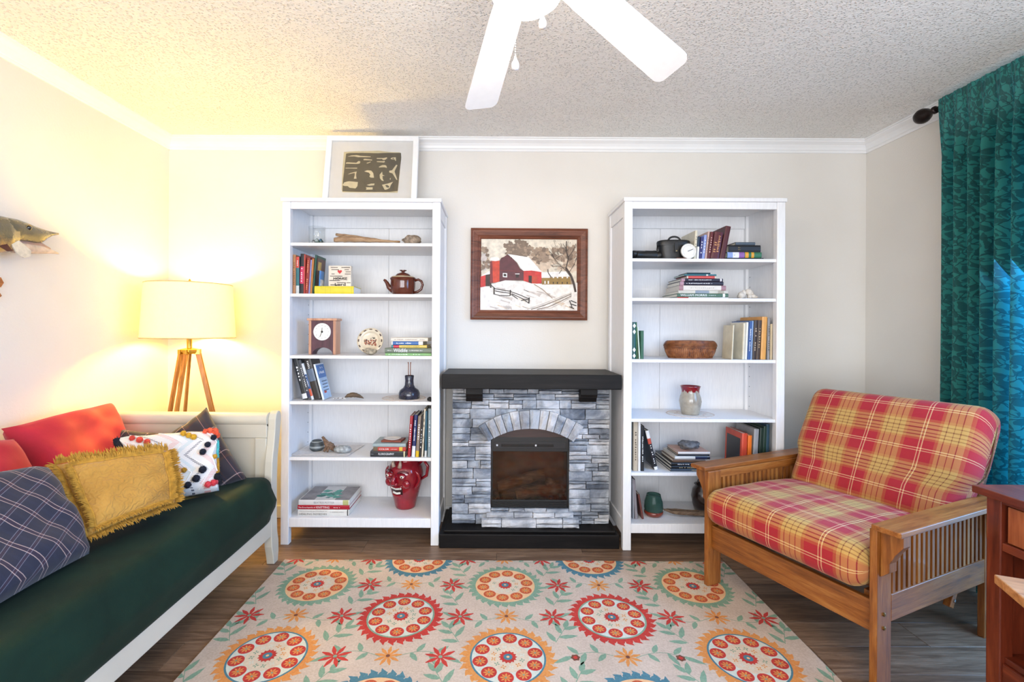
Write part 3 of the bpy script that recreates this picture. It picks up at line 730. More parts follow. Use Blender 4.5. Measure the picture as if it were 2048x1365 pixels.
# ================================================================== daybed
M_IV = plain('cfc8b6', .4, .03, 4)
DBX0, DBX1 = XL+.03, -1.145
db = thing('daybed', 'cream wooden sleigh daybed along the left wall', 'daybed', (DBX1, 2.50, 0))
def D(x, y, z): return (x-DBX1, y-2.5, z)
def sleigh_end(yc, sgn):
    # S-curved side post profile in YZ, extruded across X: outward direction = sgn*Y
    for xa, xb in ((DBX1-.040, DBX1), (DBX0, DBX0+.040)):
        out = [(.0,.0),(.045,.0),(.052,.05),(.050,.11),(.036,.16),(.030,.25),(.030,.45),(.036,.55),(.056,.65),(.070,.72),(.074,.765),(.062,.79),(.040,.796),(.018,.784),(.006,.755),(.004,.70),(-.010,.62),(-.028,.54),(-.034,.45),(-.034,.30),(-.034,.18),(-.026,.10),(-.012,.05)]
        vs = [D(xa, yc+sgn*(p-.005), q) for p, q in out]+[D(xb, yc+sgn*(p-.005), q) for p, q in out]; k = len(out)
        MB().add(vs, [(i,(i+1)%k,k+(i+1)%k,k+i) for i in range(k)]+[tuple(range(k)), tuple(reversed(range(k,2*k)))]).build('end_post', M_IV, db, bevel=.004, merge=1e-6)
    MB().tube([D(DBX0+.04, yc+sgn*.018, .752), D(DBX1-.04, yc+sgn*.018, .752)], .038, 24).build('scroll_rail', M_IV, db, smooth=True, angle=.6)
    def pan(x0, x1, z0, z1, y0, y1, nm, bv=.004):
        a, b = sorted((yc+sgn*y0, yc+sgn*y1)); MB().box(x0-DBX1, x1-DBX1, a-2.5, b-2.5, z0, z1).build(nm, M_IV, db, bevel=bv)
    pan(DBX0+.04, DBX1-.04, .66, .735, -.012, .016, 'top_rail'); pan(DBX0+.04, DBX1-.04, .17, .30, -.02, .012, 'bottom_rail')
    pan(DBX0+.04, DBX0+.10, .30, .66, -.016, .012, 'stile'); pan(DBX1-.10, DBX1-.04, .30, .66, -.016, .012, 'stile'); xm = (DBX0+DBX1)/2
    pan(DBX0+.10, DBX1-.10, .30, .66, -.004, .006, 'panel', .001)
sleigh_end(2.470, 1); sleigh_end(.42, -1)
MB().box(-.028, -.002, -2.06, -.05, .158, .29).build('side_rail', M_IV, db, bevel=.004)
MB().box(DBX0-DBX1, DBX0-DBX1+.03, -2.06, -.05, .158, .70).build('back_rail', M_IV, db, bevel=.004)
for k in range(14):
    y_ = -.12-k*.145; MB().box(DBX0-DBX1+.03, -.028, y_-.04, y_+.04, .205, .222).build('slat', M_IV, db)
def velvet(c1, c2, name, bs=300):
    nt = newmat(name, .75); v = nt.coords(); n = nt.noise(v, 5, 4, .6, .5)
    nt.link(nt.ramp(n, [(.3, c1), (.7, c2)]), nt.b.inputs['Base Color']); nt.b.inputs['Sheen Weight'].default_value = .12
    nt.b.inputs['Sheen Roughness'].default_value = .45
    nt.bump(nt.noise(v, bs, 3), .25, .001); return nt.m
M_GREEN = velvet('0a2016', '102c20', 'dark_green_cover'); NT(M_GREEN).b.inputs['Sheen Weight'].default_value = .03; NT(M_GREEN).b.inputs['Specular IOR Level'].default_value = .2
mt = thing('daybed_mattress', 'dark green velvet mattress on the cream daybed', 'mattress', (DBX1, 1.45, .225))
# rounded slab, front edge bulging out over the rail
def slab(x0, x1, y0, y1, z0, z1, rad, nx=30, ny=44, sag=None, bul=.02):
    m = MB(); m_ = []
    def sec(t):                      # closed cross-section in XZ, param 0..1
        return None
    w, h = x1-x0, z1-z0; prof = []
    def arc(cx, cz, a0, a1, k=6): return [(cx+rad*math.cos(a0+(a1-a0)*i/k), cz+rad*math.sin(a0+(a1-a0)*i/k)) for i in range(k+1)]
    prof = arc(x1-rad, z0+rad, -PI/2, 0)+[(x1+bul*.8, z0+h*.4)]+[(x1+bul, z0+h*.55)]+arc(x1-rad, z1-rad, 0, PI/2)
    n = 12
    prof += [(x1-rad+(x0+2*rad-x1)*i/n, z1) for i in range(1, n)]
    prof += arc(x0+rad, z1-rad, PI/2, PI)+arc(x0+rad, z0+rad, PI, 1.5*PI)
    prof += [(x0+rad+(x1-x0-2*rad)*i/n, z0) for i in range(1, n)]
    k = len(prof); vs = []; rows = []
    for j in range(ny+1):
        t = j/ny; yy = y0+(y1-y0)*t; e = min(t, 1-t)*(y1-y0); sh = 1.0; inset = 0
        if e < rad: inset = rad-math.sqrt(max(0, rad*rad-(rad-e)**2))
        cx, cz = (x0+x1)/2, (z0+z1)/2
        for (a, b) in prof:
            fa = 1-inset/(w/2); fb_ = 1-inset/(h/2)
            z_ = cz+(b-cz)*fb_; x_ = cx+(a-cx)*fa
            if b > cz: z_ += .006*noise.noise(Vector((x_*3, yy*2.2, 2)))+(sag(x_, yy) if sag else 0)
            x_ += .006*noise.noise(Vector((b*3, yy*2.5, 9))) if a > cx else 0
            vs.append((x_, yy, z_))
    fs = [(j*k+i, j*k+(i+1)%k, (j+1)*k+(i+1)%k, (j+1)*k+i) for j in range(ny) for i in range(k)]
    fs += [tuple(reversed(range(k))), tuple(range(ny*k, (ny+1)*k))]
    m.add(vs, fs); return m
m = slab(DBX0+.035-DBX1, .018, -.98, .985, 0, .262, .055, sag=lambda x, y: -.012*max(0, math.cos(x*3+1)), bul=.028)
m.build('mattress_body', M_GREEN, mt, smooth=True)

# ================================================================== pillows
class Pillow:
    def __init__(s, tl, tr, br, bl, thick, flip=False, n=28, pinch=.10, ew=.36, sagc=0.):
        s.c = [Vector(p) for p in (tl, tr, br, bl)]; s.t = thick; s.n = n; s.pin = pinch; s.ew = ew
        s.nr = ((s.c[1]-s.c[3]).cross(s.c[0]-s.c[2])).normalized()
        mid = sum(s.c, Vector())/4
        if s.nr.dot(Vector((0,0,H))-mid) < 0: s.nr = -s.nr
        s.base = Vector((mid.x, mid.y, min(p.z for p in s.c)))
    def flat(s, u, v):
        # edges bow inwards between the corners
        pu = s.pin*(1-(2*v-1)**2)*.5; pv = s.pin*(1-(2*u-1)**2)*.5
        uu = .5+(u-.5)*(1-pu); vv = .5+(v-.5)*(1-pv)
        a = s.c[0].lerp(s.c[1], uu); b = s.c[3].lerp(s.c[2], uu); return a.lerp(b, vv)
    def pt(s, u, v, side=1, off=0.):
        h = (max(0, (1-(2*u-1)**4))*max(0, (1-(2*v-1)**4)))**s.ew * s.t*.5
        wr = .012*s.t/.12*noise.noise(Vector((u*5, v*5, side*3+s.t*50)))*min(1, h/(s.t*.25))
        return s.flat(u, v)+s.nr*(side*(h+wr+off))-s.base
    def body(s, name, mat, parent, uvs=(1, 1), rotuv=0.):
        m = MB(); n = s.n; cr, sr = math.cos(rotuv), math.sin(rotuv)
        uf = lambda u, v: (u*uvs[0]*cr-v*uvs[1]*sr, u*uvs[0]*sr+v*uvs[1]*cr)
        m.grid(lambda u, v: s.pt(u, v, 1), n, n, 0, uf)
        m.grid(lambda u, v: s.pt(1-u, v, -1), n, n, 0, lambda u, v: uf(1-u, v))
        return m.build(name, mat, parent, smooth=True, merge=.0004)
def plaid(name, stopsU, stopsV, period, mixf=.5, rough=.85, bs=500):
    nt = newmat(name, rough); uv = nt.new('ShaderNodeUVMap'); sp = nt.new('ShaderNodeSeparateXYZ'); nt.link(uv.outputs[0], sp.inputs[0])
    cs = []
    for k, st in ((0, stopsU), (1, stopsV)):
        f = nt.math('FRACT', nt.math('DIVIDE', sp.outputs[k], period)); cs.append(nt.ramp(f, st, 'CONSTANT'))
    col = nt.mix(mixf, cs[0], cs[1]); v = nt.coords(); n = nt.noise(v, bs, 2)
    col = nt.mix(nt.math('MULTIPLY', n, .16), col, lin('101010'))
    nt.link(col, nt.b.inputs['Base Color']); nt.b.inputs['Sheen Weight'].default_value = .15; nt.bump(n, .2, .001); return nt.m
M_NAVY = plaid('navy_plaid', [(0,'1d2138'),(.30,'e8c9bd'),(.335,'3a2438'),(.50,'e8c9bd'),(.535,'1d2138'),(.85,'20263f')], [(0,'1d2138'),(.30,'8f8fa0'),(.33,'3c2236'),(.48,'8f8fa0'),(.51,'1d2138')], .066, .5)
M_DPLAID = plaid('brown_plaid', [(0,'3a3034'),(.40,'c98f86'),(.43,'3a2c34'),(.62,'4a3028'),(.70,'3a3034')], [(0,'34303a'),(.40,'d8b8b0'),(.43,'30282e'),(.60,'52352c'),(.70,'34303a')], .13, .5)
M_RED = velvet('a40d24', 'c41c34', 'red_velvet'); 
def pillow_thing(nm, label, P_, mat, uvs=(1, 1), rot=0., group='throw pillows on the daybed'):
    t = thing(nm, label, 'pillow', P_.base, 0, group); P_.body('pillow_body', mat, t, uvs, rot); return t
# red velvet pillows against the wall
pillow_thing('throw_pillow', 'long red velvet pillow leaning on the wall, farther from camera', Pillow(at(2, 858, 1.93), at(216, 808, 2.40), Vector((-1.80, 2.37, .495)), Vector((-1.72, 1.93, .495)), .17, pinch=.06), M_RED)
pillow_thing('throw_pillow', 'red velvet pillow at the left picture edge behind the navy plaid pillow', Pillow(Vector((-2.02, 1.42, .80)), at(28, 878, 1.84), Vector((-1.70, 1.83, .495)), Vector((-1.66, 1.42, .495)), .16, pinch=.04, ew=.5), M_RED)
# dark plaid pillows at the far end
pillow_thing('throw_pillow', 'dark plaid pillow with one corner up against the daybed end', Pillow(at(322, 880, 2.33), at(413, 815, 2.41), at(494, 958, 2.34), at(392, 1000, 2.20), .13, pinch=.10), M_DPLAID, (.42, .42), .15)
pillow_thing('throw_pillow', 'brown plaid pillow peeking over the white pom-pom pillow', Pillow(at(240, 858, 2.33), at(334, 868, 2.36), at(360, 975, 2.25), at(262, 1000, 2.20), .11, pinch=.08), M_DPLAID, (.40, .40), .7)
# navy plaid pillow in front
pillow_thing('throw_pillow', 'navy blue plaid pillow nearest the camera at left', Pillow(Vector((-1.60, 1.20, .80)), at(94, 937, 1.62), at(178, 1108, 1.55), Vector((-1.30, 1.13, .495)), .15, pinch=.07), M_NAVY, (.46, .46), .6)
# mustard pillow with frayed flange
def mustard_mat():
    nt = newmat('mustard_matelasse', .85); v = nt.coords(); n = nt.noise(v, 9, 3)
    nt.link(nt.ramp(n, [(.3, 'ab7a2c'), (.7, 'c2913f')]), nt.b.inputs['Base Color']); nt.b.inputs['Sheen Weight'].default_value = .2
    wv = nt.new('ShaderNodeTexWave', wave_type='RINGS'); wv.inputs['Scale'].default_value = 22; wv.inputs['Distortion'].default_value = 14
    wv.inputs['Detail'].default_value = 2; wv.inputs['Detail Scale'].default_value = 1.4; nt.link(v, wv.inputs['Vector']); nt.bump(wv.outputs['Fac'], .55, .004); return nt.m
M_MUS = mustard_mat(); M_FRAY = plain('b8882f', .9, .2, 60)
PM = Pillow(at(98, 932, 1.70), at(338, 902, 1.93), at(352, 1012, 1.90), at(168, 1086, 1.585), .15, pinch=.05, ew=.45)
mu = pillow_thing('throw_pillow', 'mustard yellow pillow with frayed fringe in front of the white one', PM, M_MUS)
rf = random.Random(3)
def fringe(m, P_, u0, v0, u1, v1, outu, outv, nn, ln, side=1, off=.004, seed=0):
    for i in range(nn):
        t = (i+rf.random())/nn; u, v = u0+(u1-u0)*t, v0+(v1-v0)*t
        p = P_.pt(u, v, side, off); l = ln*rf.uniform(.5, 1.3)
        q = P_.pt(min(.999, max(.001, u+outu*.01)), min(.999, max(.001, v+outv*.01)), side, off)
        d_ = (P_.c[1]-P_.c[0]).normalized()*outu+(P_.c[3]-P_.c[0]).normalized()*outv
        d_ = d_.normalized(); k = d_.cross(P_.nr).normalized()*.0022
        d_ = (d_+k*rf.uniform(-160, 160)+P_.nr*side*rf.uniform(.1, .7)).normalized()
        m.add([p-k, p+k, p+d_*l*.6+k*.9+P_.nr*.002, p+d_*l*.6-k*.9+P_.nr*.002, p+d_*l], [(0,1,2,3),(3,2,4)])
m = MB()
for (a, b, c, d_, ou, ov) in ((.03,.03,.97,.03,0,-1), (.97,.03,.97,.97,1,0), (.97,.97,.03,.97,0,1), (.03,.97,.03,.03,-1,0)):
    fringe(m, PM, a, b, c, d_, ou, ov, 420, .030, 1, .002)
o = m.build('outer_fringe', M_FRAY, mu); o['kind'] = 'stuff'
m = MB()
for (a, b, c, d_, ou, ov) in ((.10,.11,.90,.11,0,-1), (.90,.11,.90,.92,1,0), (.90,.92,.10,.92,0,1), (.10,.92,.10,.11,-1,0)):
    fringe(m, PM, a, b, c, d_, ou, ov, 320, .022, 1, .003)
    m.tube([PM.pt(a+(c-a)*i/20, b+(d_-b)*i/20, 1, .002) for i in range(21)], .004, 6)
o = m.build('inner_fringe', M_FRAY, mu); o['kind'] = 'stuff'
# white pom-pom pillow
nt = newmat('white_woven', .9); uv = nt.new('ShaderNodeUVMap'); sp = nt.new('ShaderNodeSeparateXYZ'); nt.link(uv.outputs[0], sp.inputs[0])
zz = nt.math('ABSOLUTE', nt.math('SUBTRACT', nt.math('FRACT', nt.math('MULTIPLY', sp.outputs[1], 2.2)), .5))
f = nt.math('FRACT', nt.math('ADD', nt.math('MULTIPLY', sp.outputs[0], 2.3), nt.math('MULTIPLY', zz, .9)))
band = nt.ramp(f, [(0,'e6e0da'),(.16,'e3a9a0'),(.34,'e8e4df'),(.52,'b9d2d6'),(.66,'e8e4df'),(.82,'4a4c58'),(.90,'e6e0da')], 'CONSTANT')
dash = nt.math('GREATER_THAN', nt.math('FRACT', nt.math('MULTIPLY', sp.outputs[1], 46)), .52)
n = nt.noise(nt.coords(), 400, 2)
nt.link(nt.mix(nt.math('MULTIPLY', dash, .9), lin('e6e0da'), band), nt.b.inputs['Base Color']); nt.bump(n, .4, .002)
PW_ = Pillow(at(226, 878, 2.02), at(436, 864, 2.22), at(438, 982, 2.12), at(352, 1010, 1.955), .14, pinch=.05)
# hidden bottom-left corner lies behind the mustard pillow
PW_.c[3] = Vector((-1.46, 1.90, .515)); PW_.base = PW_.base
wp = pillow_thing('throw_pillow', 'white pillow with pom-poms and zigzag stitching on the daybed', PW_, nt.m)
m = MB()
def zig(pts, w=.0022):
    out = []
    for (a, b), (c, d_) in zip(pts[:-1], pts[1:]):
        for i in range(8): t = i/7; out.append(PW_.pt(a+(c-a)*t, b+(d_-b)*t, 1, .001))
    m.tube(out, w, 6)
for sh_ in (-.62, -.36, -.10, .12, .34):
    pts = [(min(.97, max(.03, .5+sh_+(.17 if k % 2 else 0)+.03*k)), .02+.24*k) for k in range(5)]
    zig(pts)
m.build('zigzag_stitching', plain('f4f2ee', .8), wp)
def pom(u, v, col, r=.013, nm='pom_pom'):
    m = MB(); c = PW_.pt(u, v, 1, r*.6); q = random.Random(int(u*1000+v*77))
    m.ball(c, r*.85, 12, 8, jit=.2)
    for k in range(110):
        d_ = Vector((q.gauss(0,1), q.gauss(0,1), q.gauss(0,1))).normalized(); k_ = d_.orthogonal().normalized()*.0011; p_ = c+d_*r*.7
        m.add([p_-k_, p_+k_, p_+d_*r*.42], [(0,1,2)])
    return m.build(nm, plain(col, .95, .2, 90), wp)
for u, v, c, r in ((.93,.20,'151a2c',.014),(.86,.33,'151a2c',.014),(.80,.45,'151a2c',.015),(.78,.74,'151a2c',.017),(.70,.86,'151a2c',.017),(.60,.93,'151a2c',.015),
    (.14,.10,'e0503e',.012),(.20,.15,'e0503e',.014),(.26,.20,'e0503e',.013),(.90,.04,'e8603e',.014),(.955,.05,'e8603e',.016),(.98,.12,'e8603e',.014),(.85,.055,'e8603e',.012),
    (.62,.10,'d8a62a',.013),(.67,.14,'d8a62a',.013),(.72,.17,'d8a62a',.014),(.94,.52,'c9992e',.011),(.58,.70,'b88a2a',.012),
    (.84,.95,'d8404a',.015),(.91,.93,'d8404a',.015),(.96,.90,'d8606a',.012),(.965,.83,'12151f',.017),(.985,.88,'12151f',.018)): pom(u, v, c, r)
def tass(pts, col, r, nm='edge_tassel'):
    m = MB(); m.tube([PW_.pt(u, v, 1, .002) for u, v in pts], r, 8)
    q = random.Random(2)
    for k in range(260):
        i = q.randrange(len(pts)-1); t = q.random(); u = pts[i][0]+(pts[i+1][0]-pts[i][0])*t; v = pts[i][1]+(pts[i+1][1]-pts[i][1])*t
        c = PW_.pt(u, v, 1, .002); d_ = Vector((q.gauss(0,1), q.gauss(0,1), q.gauss(0,1))).normalized(); k_ = d_.orthogonal().normalized()*.0012
        m.add([c-k_, c+k_, c+d_*r*1.7], [(0,1,2)])
    return m.build(nm, plain(col, .95, .15, 80), wp)
tass([(.985,.22),(.99,.32),(.985,.42),(.99,.50)], '4fb5b8', .006); tass([(.985,.52),(.99,.62),(.985,.72),(.96,.78)], 'b88a2a', .006)
tass([(.02,.05),(.012,.12),(.02,.20),(.03,.30)], '151724', .013)
# ================================================================== mission futon chair
OAK = {a: wood('5c300e', '8e521e', 'ac7236', a, 10, .38, 12, coat=.15) for a in 'XYZ'}
TH = .411; FO = (.971, 2.337)
ch = thing('futon_chair', 'oak mission-style futon chair frame with slatted arms', 'chair', (FO[0], FO[1], 0), TH)
# local axes: +X = front to back, -Y = left side to right side (w). helper with w positive to the right
def fbx(name, a0, a1, w0, w1, z0, z1, ax='X', bevel=.003, zoff=0.): return MB().box(a0, a1, -w1, -w0, z0, z1).build(name, OAK[ax], ch, bevel=bevel)
AL, AW, WT = .845, .087, .877
RUGT = .012
for w0 in (0., WT-AW):
    m = MB().prism([(0,-w0-AW),(AL,-w0-AW),(AL,-w0),(0,-w0)], .558, .577); m.build('armrest', OAK['X'], ch, bevel=.003)
for s_, (lw0, lw1) in enumerate(((.074, .098), (WT-.098, WT-.074))):
    fbx('leg', .012, .097, lw0, lw1, RUGT if s_ == 0 else 0.0, .558, 'Z'); fbx('leg', .745, .830, lw0, lw1, 0, .558, 'Z')
    c = (lw0+lw1)/2
    fbx('arm_rail', .097, .745, c-.010, c+.010, .522, .558, 'X', .002)
    fbx('side_rail', .097, .745, c-.011, c+.011, .225, .320, 'X', .003)
    n = 20
    for k in range(n):
        a = .097+(.745-.097)*(k+.75)/(n+.5); fbx('slat', a-.0085, a+.0085, c-.008, c+.008, .320, .522, 'Z', .001)
    # corbel bracket under the outer side of the arm
    o1, o2 = (lw0, lw0-.066) if s_ == 0 else (lw1, lw1+.066)
    for a in (.030, .765):
        pr_ = [(o1, .558), (o2, .558), (o2, .520), ((o1*.35+o2*.65), .485), ((o1*.6+o2*.4), .45), ((o1*.6+o2*.4), .42), (o1, .395)]
        if s_ == 1: pr_ = pr_[::-1]
        k = len(pr_); vs = [(a, -p, q) for p, q in pr_]+[(a+.045, -p, q) for p, q in pr_]
        MB().add(vs, [(i,(i+1)%k,k+(i+1)%k,k+i) for i in range(k)]+[tuple(reversed(range(k))), tuple(range(k, 2*k))]).build('corbel', OAK['Z'], ch, bevel=.002, merge=1e-6)
    for z_ in (.262, .215):
        MB().lathe([(.007,0),(.007,.003),(.004,.005),(0,.005)], 12, M=Matrix.Translation((.052, -(lw1 if s_ else lw0), z_)) @ Matrix.Rotation(PI/2 if s_ else -PI/2, 4, 'X')).build('bolt', plain('8a6a3a', .35, .1, 20, metallic=.8), ch)
fbx('front_stretcher', .035, .058, .098, WT-.098, .190, .300, 'Y'); fbx('rear_stretcher', .78, .80, .098, WT-.098, .190, .300, 'Y')
for w0 in (.112, WT-.14): fbx('deck_rail', .06, .77, w0, w0+.028, .285, .318, 'X', .002)
for k in range(9): fbx('deck_slat', .09+k*.07, .13+k*.07, .115, WT-.115, .318, .328, 'Y', .001)
# reclined back frame
bd = math.atan2(.47, .255)          # angle of the back from horizontal
BMx = Matrix.Translation((.635, 0, .34)) @ Matrix.Rotation(PI/2-bd, 4, 'Y')
for w0 in (.108, WT-.134): MB().box(.030, .058, -w0-.026, -w0, -.20, .575, 0, BMx).build('back_rail', OAK['Z'], ch, bevel=.003)
for k in range(7): MB().box(.022, .032, -(WT-.112), -.112, .02+k*.085, .07+k*.085, 0, BMx).build('back_slat', OAK['Y'], ch, bevel=.001)
MB().box(.030, .058, -(WT-.134), -.134, .535, .575, 0, BMx).build('back_top_rail', OAK['Y'], ch, bevel=.003)
MB().lathe([(.006,0),(.006,.004),(0,.005)], 10, M=BMx @ Matrix.Translation((.044, -(WT-.108), -.17)) @ Matrix.Rotation(PI/2, 4, 'X')).build('hinge_bolt', plain('b8b8b8', .3, .05, metallic=1.), ch)

def futon_plaid():
    R, G, D_, O_ = 'a81824', 'c29a52', '6e2614', 'b05c30'
    st = [(0,R),(.165,'ecca94'),(.182,R),(.218,'ecca94'),(.235,R),(.42,O_),(.47,G),(.535,D_),(.55,G),(.645,D_),(.66,G),(.75,D_),(.765,G),(.86,O_),(.92,R)]
    st2 = [(0,R),(.165,'ecca94'),(.182,R),(.218,'ecca94'),(.235,R),(.42,O_),(.47,G),(.52,D_),(.545,G),(.60,D_),(.62,G),(.685,D_),(.715,G),(.79,D_),(.81,G),(.87,O_),(.93,R)]
    nt = newmat('futon_plaid', .8); uv = nt.new('ShaderNodeUVMap'); sp = nt.new('ShaderNodeSeparateXYZ'); nt.link(uv.outputs[0], sp.inputs[0])
    cu = nt.ramp(nt.math('FRACT', nt.math('ADD', nt.math('DIVIDE', sp.outputs[0], .2075), .598)), st)
    cvv = nt.ramp(nt.math('FRACT', nt.math('ADD', nt.math('DIVIDE', sp.outputs[1], .195), .20)), st2)
    for n_ in nt.n:
        if n_.type == 'VALTORGB': n_.color_ramp.interpolation = 'CONSTANT'
    col = nt.mix(.5, cu, cvv); n = nt.noise(nt.coords(), 450, 2)
    col = nt.mix(nt.math('MULTIPLY', n, .12), col, lin('301008')); nt.link(col, nt.b.inputs['Base Color'])
    n3 = nt.noise(nt.coords(), 9, 4, .55, .4); h = nt.math('ADD', nt.math('MULTIPLY', n3, 6), n)
    nt.b.inputs['Sheen Weight'].default_value = .1; nt.bump(h, .25, .003); return nt.m
M_FP = futon_plaid()
fm = thing('futon_mattress', 'folded red and gold plaid futon mattress on the oak chair', 'mattress', (FO[0], FO[1], 0), TH)
def cushion(name, A0, A1, W0, W1, T_, frame, rad, uoff, puff=.02, fn=None, nl=44, nw=44):
    # rounded box along A (length), W (width), thickness T; frame maps (a, w, t) -> local xyz.  UVs in metres wrap round the long way
    m = MB(); La = A1-A0; prof = []; s_ = 0.
    def arc(ca, ct, a0, a1, k=7): return [(ca+rad*math.cos(a0+(a1-a0)*i/k), ct+rad*math.sin(a0+(a1-a0)*i/k)) for i in range(k+1)]
    pr_ = [(A0+rad+(La-2*rad)*i/10, 0) for i in range(5, -1, -1)][:-1]+list(reversed(arc(A0+rad, rad, PI, 1.5*PI)))
    pr_ += list(reversed(arc(A0+rad, T_-rad, PI/2, PI)))
    pr_ += [(A0+rad+(La-2*rad)*i/16, T_) for i in range(1, 16)]+list(reversed(arc(A1-rad, T_-rad, 0, PI/2)))+list(reversed(arc(A1-rad, rad, -PI/2, 0)))
    pr_ += [(A0+rad+(La-2*rad)*i/10, 0) for i in range(9, 4, -1)]
    ss = [0.]
    for p, q in zip(pr_[:-1], pr_[1:]): ss.append(ss[-1]+math.hypot(q[0]-p[0], q[1]-p[1]))
    k = len(pr_); vs = []; 
    ws = [];  # width stations, dense near ends for rounding
    for i in range(7): ws.append(rad*(1-math.cos(PI/2*i/6)))
    for i in range(1, nw): ws.append(rad+(W1-W0-2*rad)*i/nw)
    ws += [W1-W0-x for x in reversed(ws[:7])]
    ca, ct = (A0+A1)/2, T_/2; o = len(m.v)
    for w in ws:
        e = min(w, W1-W0-w); ins = rad-math.sqrt(max(0, rad*rad-(rad-min(e, rad))**2)) if e < rad else 0.
        for (a, t) in pr_:
            aa = ca+(a-ca)*(1-ins/(La/2)); tt = ct+(t-ct)*(1-ins/(T_/2))
            if t > ct:
                bu = max(0, 1-((w-(W1-W0)/2)/((W1-W0)/2))**4)*max(0, 1-((a-ca)/(La/2))**4); tt += puff*bu
                tt += .007*noise.noise(Vector((a*7, w*7, A0*9)))*bu
            if fn: aa, tt = fn(aa, w, tt)
            m.v.append(tuple(frame(aa, W0+w, tt)))
    nwid = len(ws)
    for j in range(nwid-1):
        for i in range(k-1):
            a = o+j*k+i; m.f.append([a, a+k, a+k+1, a+1]); m.mi.append(0)
            m.uv[len(m.f)-1] = [(ws[j], ss[i]+uoff), (ws[j+1], ss[i]+uoff), (ws[j+1], ss[i+1]+uoff), (ws[j], ss[i+1]+uoff)]
    for j in (0, nwid-1):
        fidx = [o+j*k+i for i in range(k)]; m.f.append(fidx if j else fidx[::-1]); m.mi.append(0)
        q = [(ws[j]+pr_[i][1], pr_[i][0]) for i in range(k)]; m.uv[len(m.f)-1] = q if j else q[::-1]
    return m.build(name, M_FP, fm, smooth=True, merge=.0002)
cushion('seat_cushion', -.035, .66, .098+.004, WT-.102, .155, lambda a, w, t: (a, -w, .331+t), .055, 0., .018, fn=lambda a, w, t: (a, t-.03*max(0, (a-.2)/.5)**2 if t > .08 else t))
bn_ = Vector((math.cos(bd-PI/2+PI), 0, 0))
dv_ = Vector((math.cos(bd), 0, math.sin(bd))); nv_ = Vector((-math.sin(bd), 0, math.cos(bd)))
org = Vector((.510, 0, .450))-nv_*.150
def bframe(a, w, t): 
    p = org+dv_*a+nv_*t; s = min(1, max(0, (p.z-.585)/.08)); s = s*s*(3-2*s); c = WT/2
    return (p.x, -(c+(w-c)*(1-.085*(1-s))), p.z)
cushion('back_cushion', .0, .565, .090, WT-.062, .150, bframe, .060, .09, .022)
# piping seam and zipper edge on the right side of the back
m = MB(); pts = [Vector(bframe(a, WT-.0615, .075+.012*math.sin(a*14))) for a in [x*.42/12+.07 for x in range(13)]]
m.tube(pts, .0025, 6); m.build('piping', plain('6a4a2a', .8), fm, smooth=True)

# ================================================================== reddish desk at the right edge
CHY = {a: wood('4a1a0e', '6e2c18', '8a4226', a, 8, .33, 12, coat=.2) for a in 'XYZ'}
dk = thing('console_table', 'reddish-brown wooden console with a drawer at the right edge', 'table', (1.51, 1.495, 0))
def kb(nm, x0, x1, y0, y1, z0, z1, ax='X', bv=.003, mat=None, par=None): return MB().box(x0, x1, y0, y1, z0, z1).build(nm, mat or CHY[ax], par or dk, bevel=bv)
DW, DL, DT = .55, 1.05, .752
kb('tabletop', 0, DW, -DL, 0, DT-.024, DT, 'Y')
for lx in (.016, DW-.056):
    for ly in (-.072, -DL+.03): kb('leg', lx, lx+.04, ly, ly+.042, 0, DT-.024, 'Z')
kb('back_panel', DW-.05, DW-.03, -DL+.072, -.072, .12, DT-.024, 'Y'); kb('side_panel', .056, DW-.056, -.058, -.04, .12, DT-.024, 'Z', .001)  # unseen console back, added to block the door light and darken the inside
kb('side_panel', .056, DW-.056, -DL+.04, -DL+.058, .12, DT-.024, 'Z', .001)
kb('drawer_rail', .020, .045, -DL+.072, -.072, .575, .600, 'Y', .002); kb('drawer_rail', .020, .045, -DL+.072, -.072, DT-.036, DT-.024, 'Y', .001)
CH2 = wood('6e2c14', '96502c', 'b06a40', 'Z', 8, .35)
dr_ = kb('drawer_front', .024, .042, -.56, -.084, .604, DT-.040, 'Y', .002, CH2)
MB().lathe([(.006,0),(.006,.012),(.014,.018),(.014,.026),(0,.030)], 16, M=Matrix.Translation((.024, -.33, .66)) @ Matrix.Rotation(-PI/2, 4, 'Y')).build('knob', CHY['X'], dr_, smooth=True)
dr2 = kb('drawer_front', .024, .042, -DL+.084, -.575, .604, DT-.040, 'Y', .002, CH2)
MB().lathe([(.006,0),(.006,.012),(.014,.018),(.014,.026),(0,.030)], 16, M=Matrix.Translation((.024, -.77, .66)) @ Matrix.Rotation(-PI/2, 4, 'Y')).build('knob', CHY['X'], dr2, smooth=True)
kb('drawer_stile', .022, .044, -.575, -.560, .600, DT-.036, 'Z', .001)
kb('lower_shelf', .03, DW-.03, -DL+.05, -.05, .235, .255, 'Y'); kb('lower_rail', .022, .042, -DL+.072, -.072, .165, .235, 'Y', .002)

# ================================================================== lighter wooden stool poking into the frame
st = thing('side_stool', 'light oak topped stool corner in front of the reddish console', 'stool', (1.27, 1.20, 0), -.405)
SOAK = {a: wood('8a5426', 'b97d47', 'd09a66', a, 9, .4) for a in 'XYZ'}
MB().box(0, .22, -.27, 0, .597, .620).build('stool_top', SOAK['X'], st, bevel=.003)
for a, b in ((.065, -.03), (.17, -.03), (.065, -.20), (.17, -.20)):
    MB().box(a, a+.035, b-.035, b, 0, .597).build('leg', CHY['Z'], st, bevel=.002)
MB().box(.10, .17, -.055, -.04, .535, .597).build('apron', CHY['X'], st, bevel=.001); MB().box(.10, .17, -.225, -.21, .535, .597).build('apron', CHY['X'], st, bevel=.001)

